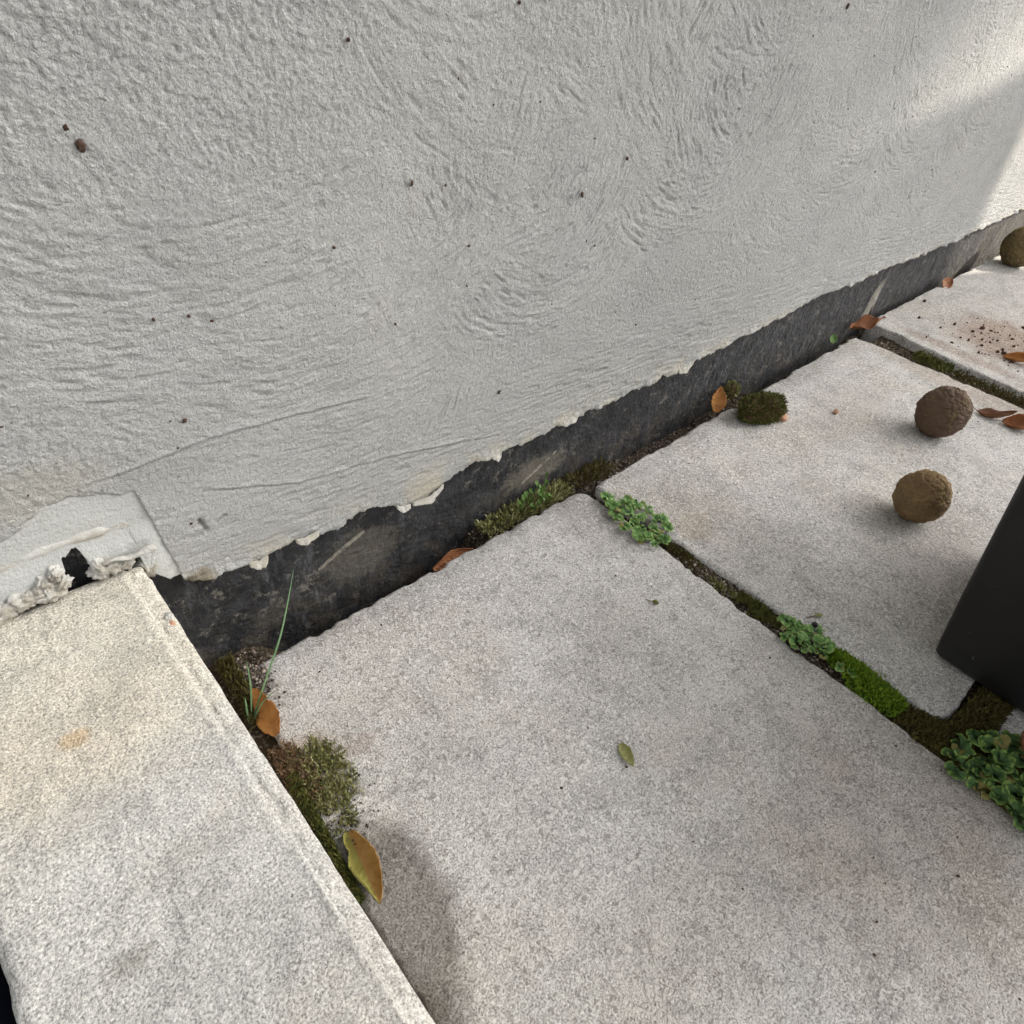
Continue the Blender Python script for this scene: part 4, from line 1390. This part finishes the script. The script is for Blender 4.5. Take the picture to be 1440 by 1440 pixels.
# grit in the gap at the foot of the wall and in the joints
P = []; S_ = []
for i in range(6500):
    x = r4.uniform(0.09, 2.3) if r4.rand() < 0.6 else r4.uniform(0.09, 0.8)
    y = r4.uniform(0.385, 0.422)
    P.append((x, y, float(bed_height(x, y)) + 0.0008)); S_.append(0.0006 + 0.0020 * r4.rand() ** 5)
for i in range(2600):
    y = r4.uniform(-0.12, 0.39)
    x = 0.570 + r4.randn() * 0.011
    P.append((x, y, float(bed_height(x, y)) + 0.0008)); S_.append(0.0006 + 0.0015 * r4.rand() ** 3)
for i in range(900):
    y = r4.uniform(-0.08, 0.40); x = 1.41 + r4.randn() * 0.014
    P.append((x, y, float(bed_height(x, y)) + 0.0008)); S_.append(0.0008 + 0.0018 * r4.rand() ** 3)
for i in range(500):
    x = 0.094 + r4.randn() * 0.008; y = 0.376 + r4.randn() * 0.014
    P.append((x, y, 0.0006)); S_.append(0.0007 + 0.0012 * r4.rand() ** 2)
for i in range(260):      # crumbs among the olive moss
    x = 0.094 + r4.randn() * 0.011; y = 0.232 + r4.randn() * 0.018
    P.append((max(x, 0.073), y, 0.0012)); S_.append(0.0004 + 0.0008 * r4.rand() ** 2)
pebble_cloud('grit', P, S_, M['grit'], 5, 'brown and grey grit along the wall foot and in the joints', 'grit')

# dark leaf litter on the far slab
P = []; S_ = []
for i in range(110):
    x = 1.64 + r4.randn() * 0.055; y = 0.205 + r4.randn() * 0.05
    P.append((x, y, 0.003)); S_.append(0.0010 + 0.0045 * r4.rand() ** 3)
pebble_cloud('leaf_litter', P, S_, M['crumb'], 6, 'dark crumbled leaf litter on the far slab at the right', 'litter')
P = []; S_ = []
for i in range(260):
    x = r4.uniform(0.1, 1.4); y = r4.uniform(-0.25, 0.38)
    if 0.55 < x < 0.61:
        continue
    P.append((x, y, 0.0006)); S_.append(0.0004 + 0.0010 * r4.rand() ** 4)
pebble_cloud('crumbs', P, S_, M['crumb'], 7, 'tiny dark crumbs scattered over the paving slabs', 'crumbs')

crumb_obj('pebble', (0.955, 0.318, 0.004), (0.013, 0.008, 0.006), M['terracotta'], 80, 'pinkish orange stone chip beside the loose moss cushion', 'pebble', amp=0.25)
crumb_obj('pebble', (1.054, 0.274, 0.003), (0.0055, 0.004, 0.0035), M['terracotta'], 81, 'tiny red chip on the slab between moss cushion and brown ball', 'pebble', amp=0.25)
crumb_obj('pebble', (0.603, 0.069, 0.003), (0.0040, 0.0034, 0.003), M['crumb_dark'], 82, 'tiny black pebble beside the middle liverwort', 'pebble', amp=0.2)


def bud(loc, rotz, L, label, mat):
    root = empty('fallen_bud', loc)
    root.rotation_euler = (0, 0, rotz)
    tag(root, label, 'bud')
    n = 9
    tube('bud_body', [(L * t_, 0, 0.0018 + 0.001 * math.sin(t_ * 3)) for t_ in np.linspace(0, 1, n)],
         [0.0002 + 0.0022 * math.sin(math.pi * t_) ** 0.8 for t_ in np.linspace(0.02, 0.98, n)], mat, root, 8)
    tube('stalk', [(-L * 0.9 * t_, -0.001 * t_, 0.0012) for t_ in np.linspace(0, 1, 5)], [0.0006] * 5, M['stem'], root, 5)


bud((0.616, 0.076, 0.0), -0.6, 0.010, 'small olive bud with pale stalk beside the middle liverwort', M['leaf_green'])
bud((0.4795, 0.205, 0.0), -1.2, 0.008, 'tiny dark green bud on the large slab below the first liverwort', M['moss_dark'])

# ------------------------------------------------------------------ added sun blockers outside the picture, outlines shaped for the wall's sun patches
def prism(name, poly, y0, y1, mat, parent=None):
    bm = bmesh.new()
    a = [bm.verts.new((x, y0, z)) for x, z in poly]
    b = [bm.verts.new((x, y1, z)) for x, z in poly]
    bm.faces.new(a); bm.faces.new(b[::-1])
    for i in range(len(poly)):
        j = (i + 1) % len(poly)
        bm.faces.new((a[i], a[j], b[j], b[i]))
    return link(name, bm_mesh(name, bm), mat, parent, smooth=False)


scr = prism('shade_screen', [(3.40, -0.07), (5.22, -0.07), (4.50, 2.03), (4.37, 2.39), (3.40, 2.24)], -0.83, -0.79, M['timber'])  # unseen screen, outline cut to cast the diagonal shadow on the wall
tag(scr, 'added screen with sloping top outside the picture on the right, shaped to shade the wall', 'shade caster')
nb = empty('sun_blocker', (21.5, -12, -0.07))  # unseen block added to hold direct sun off most of the scene
tag(nb, 'tall pale block added outside the picture to keep the sun off', 'sun blocker')
inv = Matrix.Translation((-21.5, 12, 0.07))
o = prism('wall', [(19.2, -0.07), (23.55, -0.07), (23.55, 17.198), (19.2, 17.198)], -10.4, -10.1, M['blocker_render']); o.parent = nb; o.matrix_parent_inverse = inv
o = prism('blocker_top', [(18.9, 17.2), (23.53, 17.2), (24.4, 17.72), (26.4, 18.9), (21.3, 20.0), (18.9, 19.0)], -10.35, -10.05, M['timber']); o.parent = nb; o.matrix_parent_inverse = inv  # slanted top edge set to bound the upper sun wedge
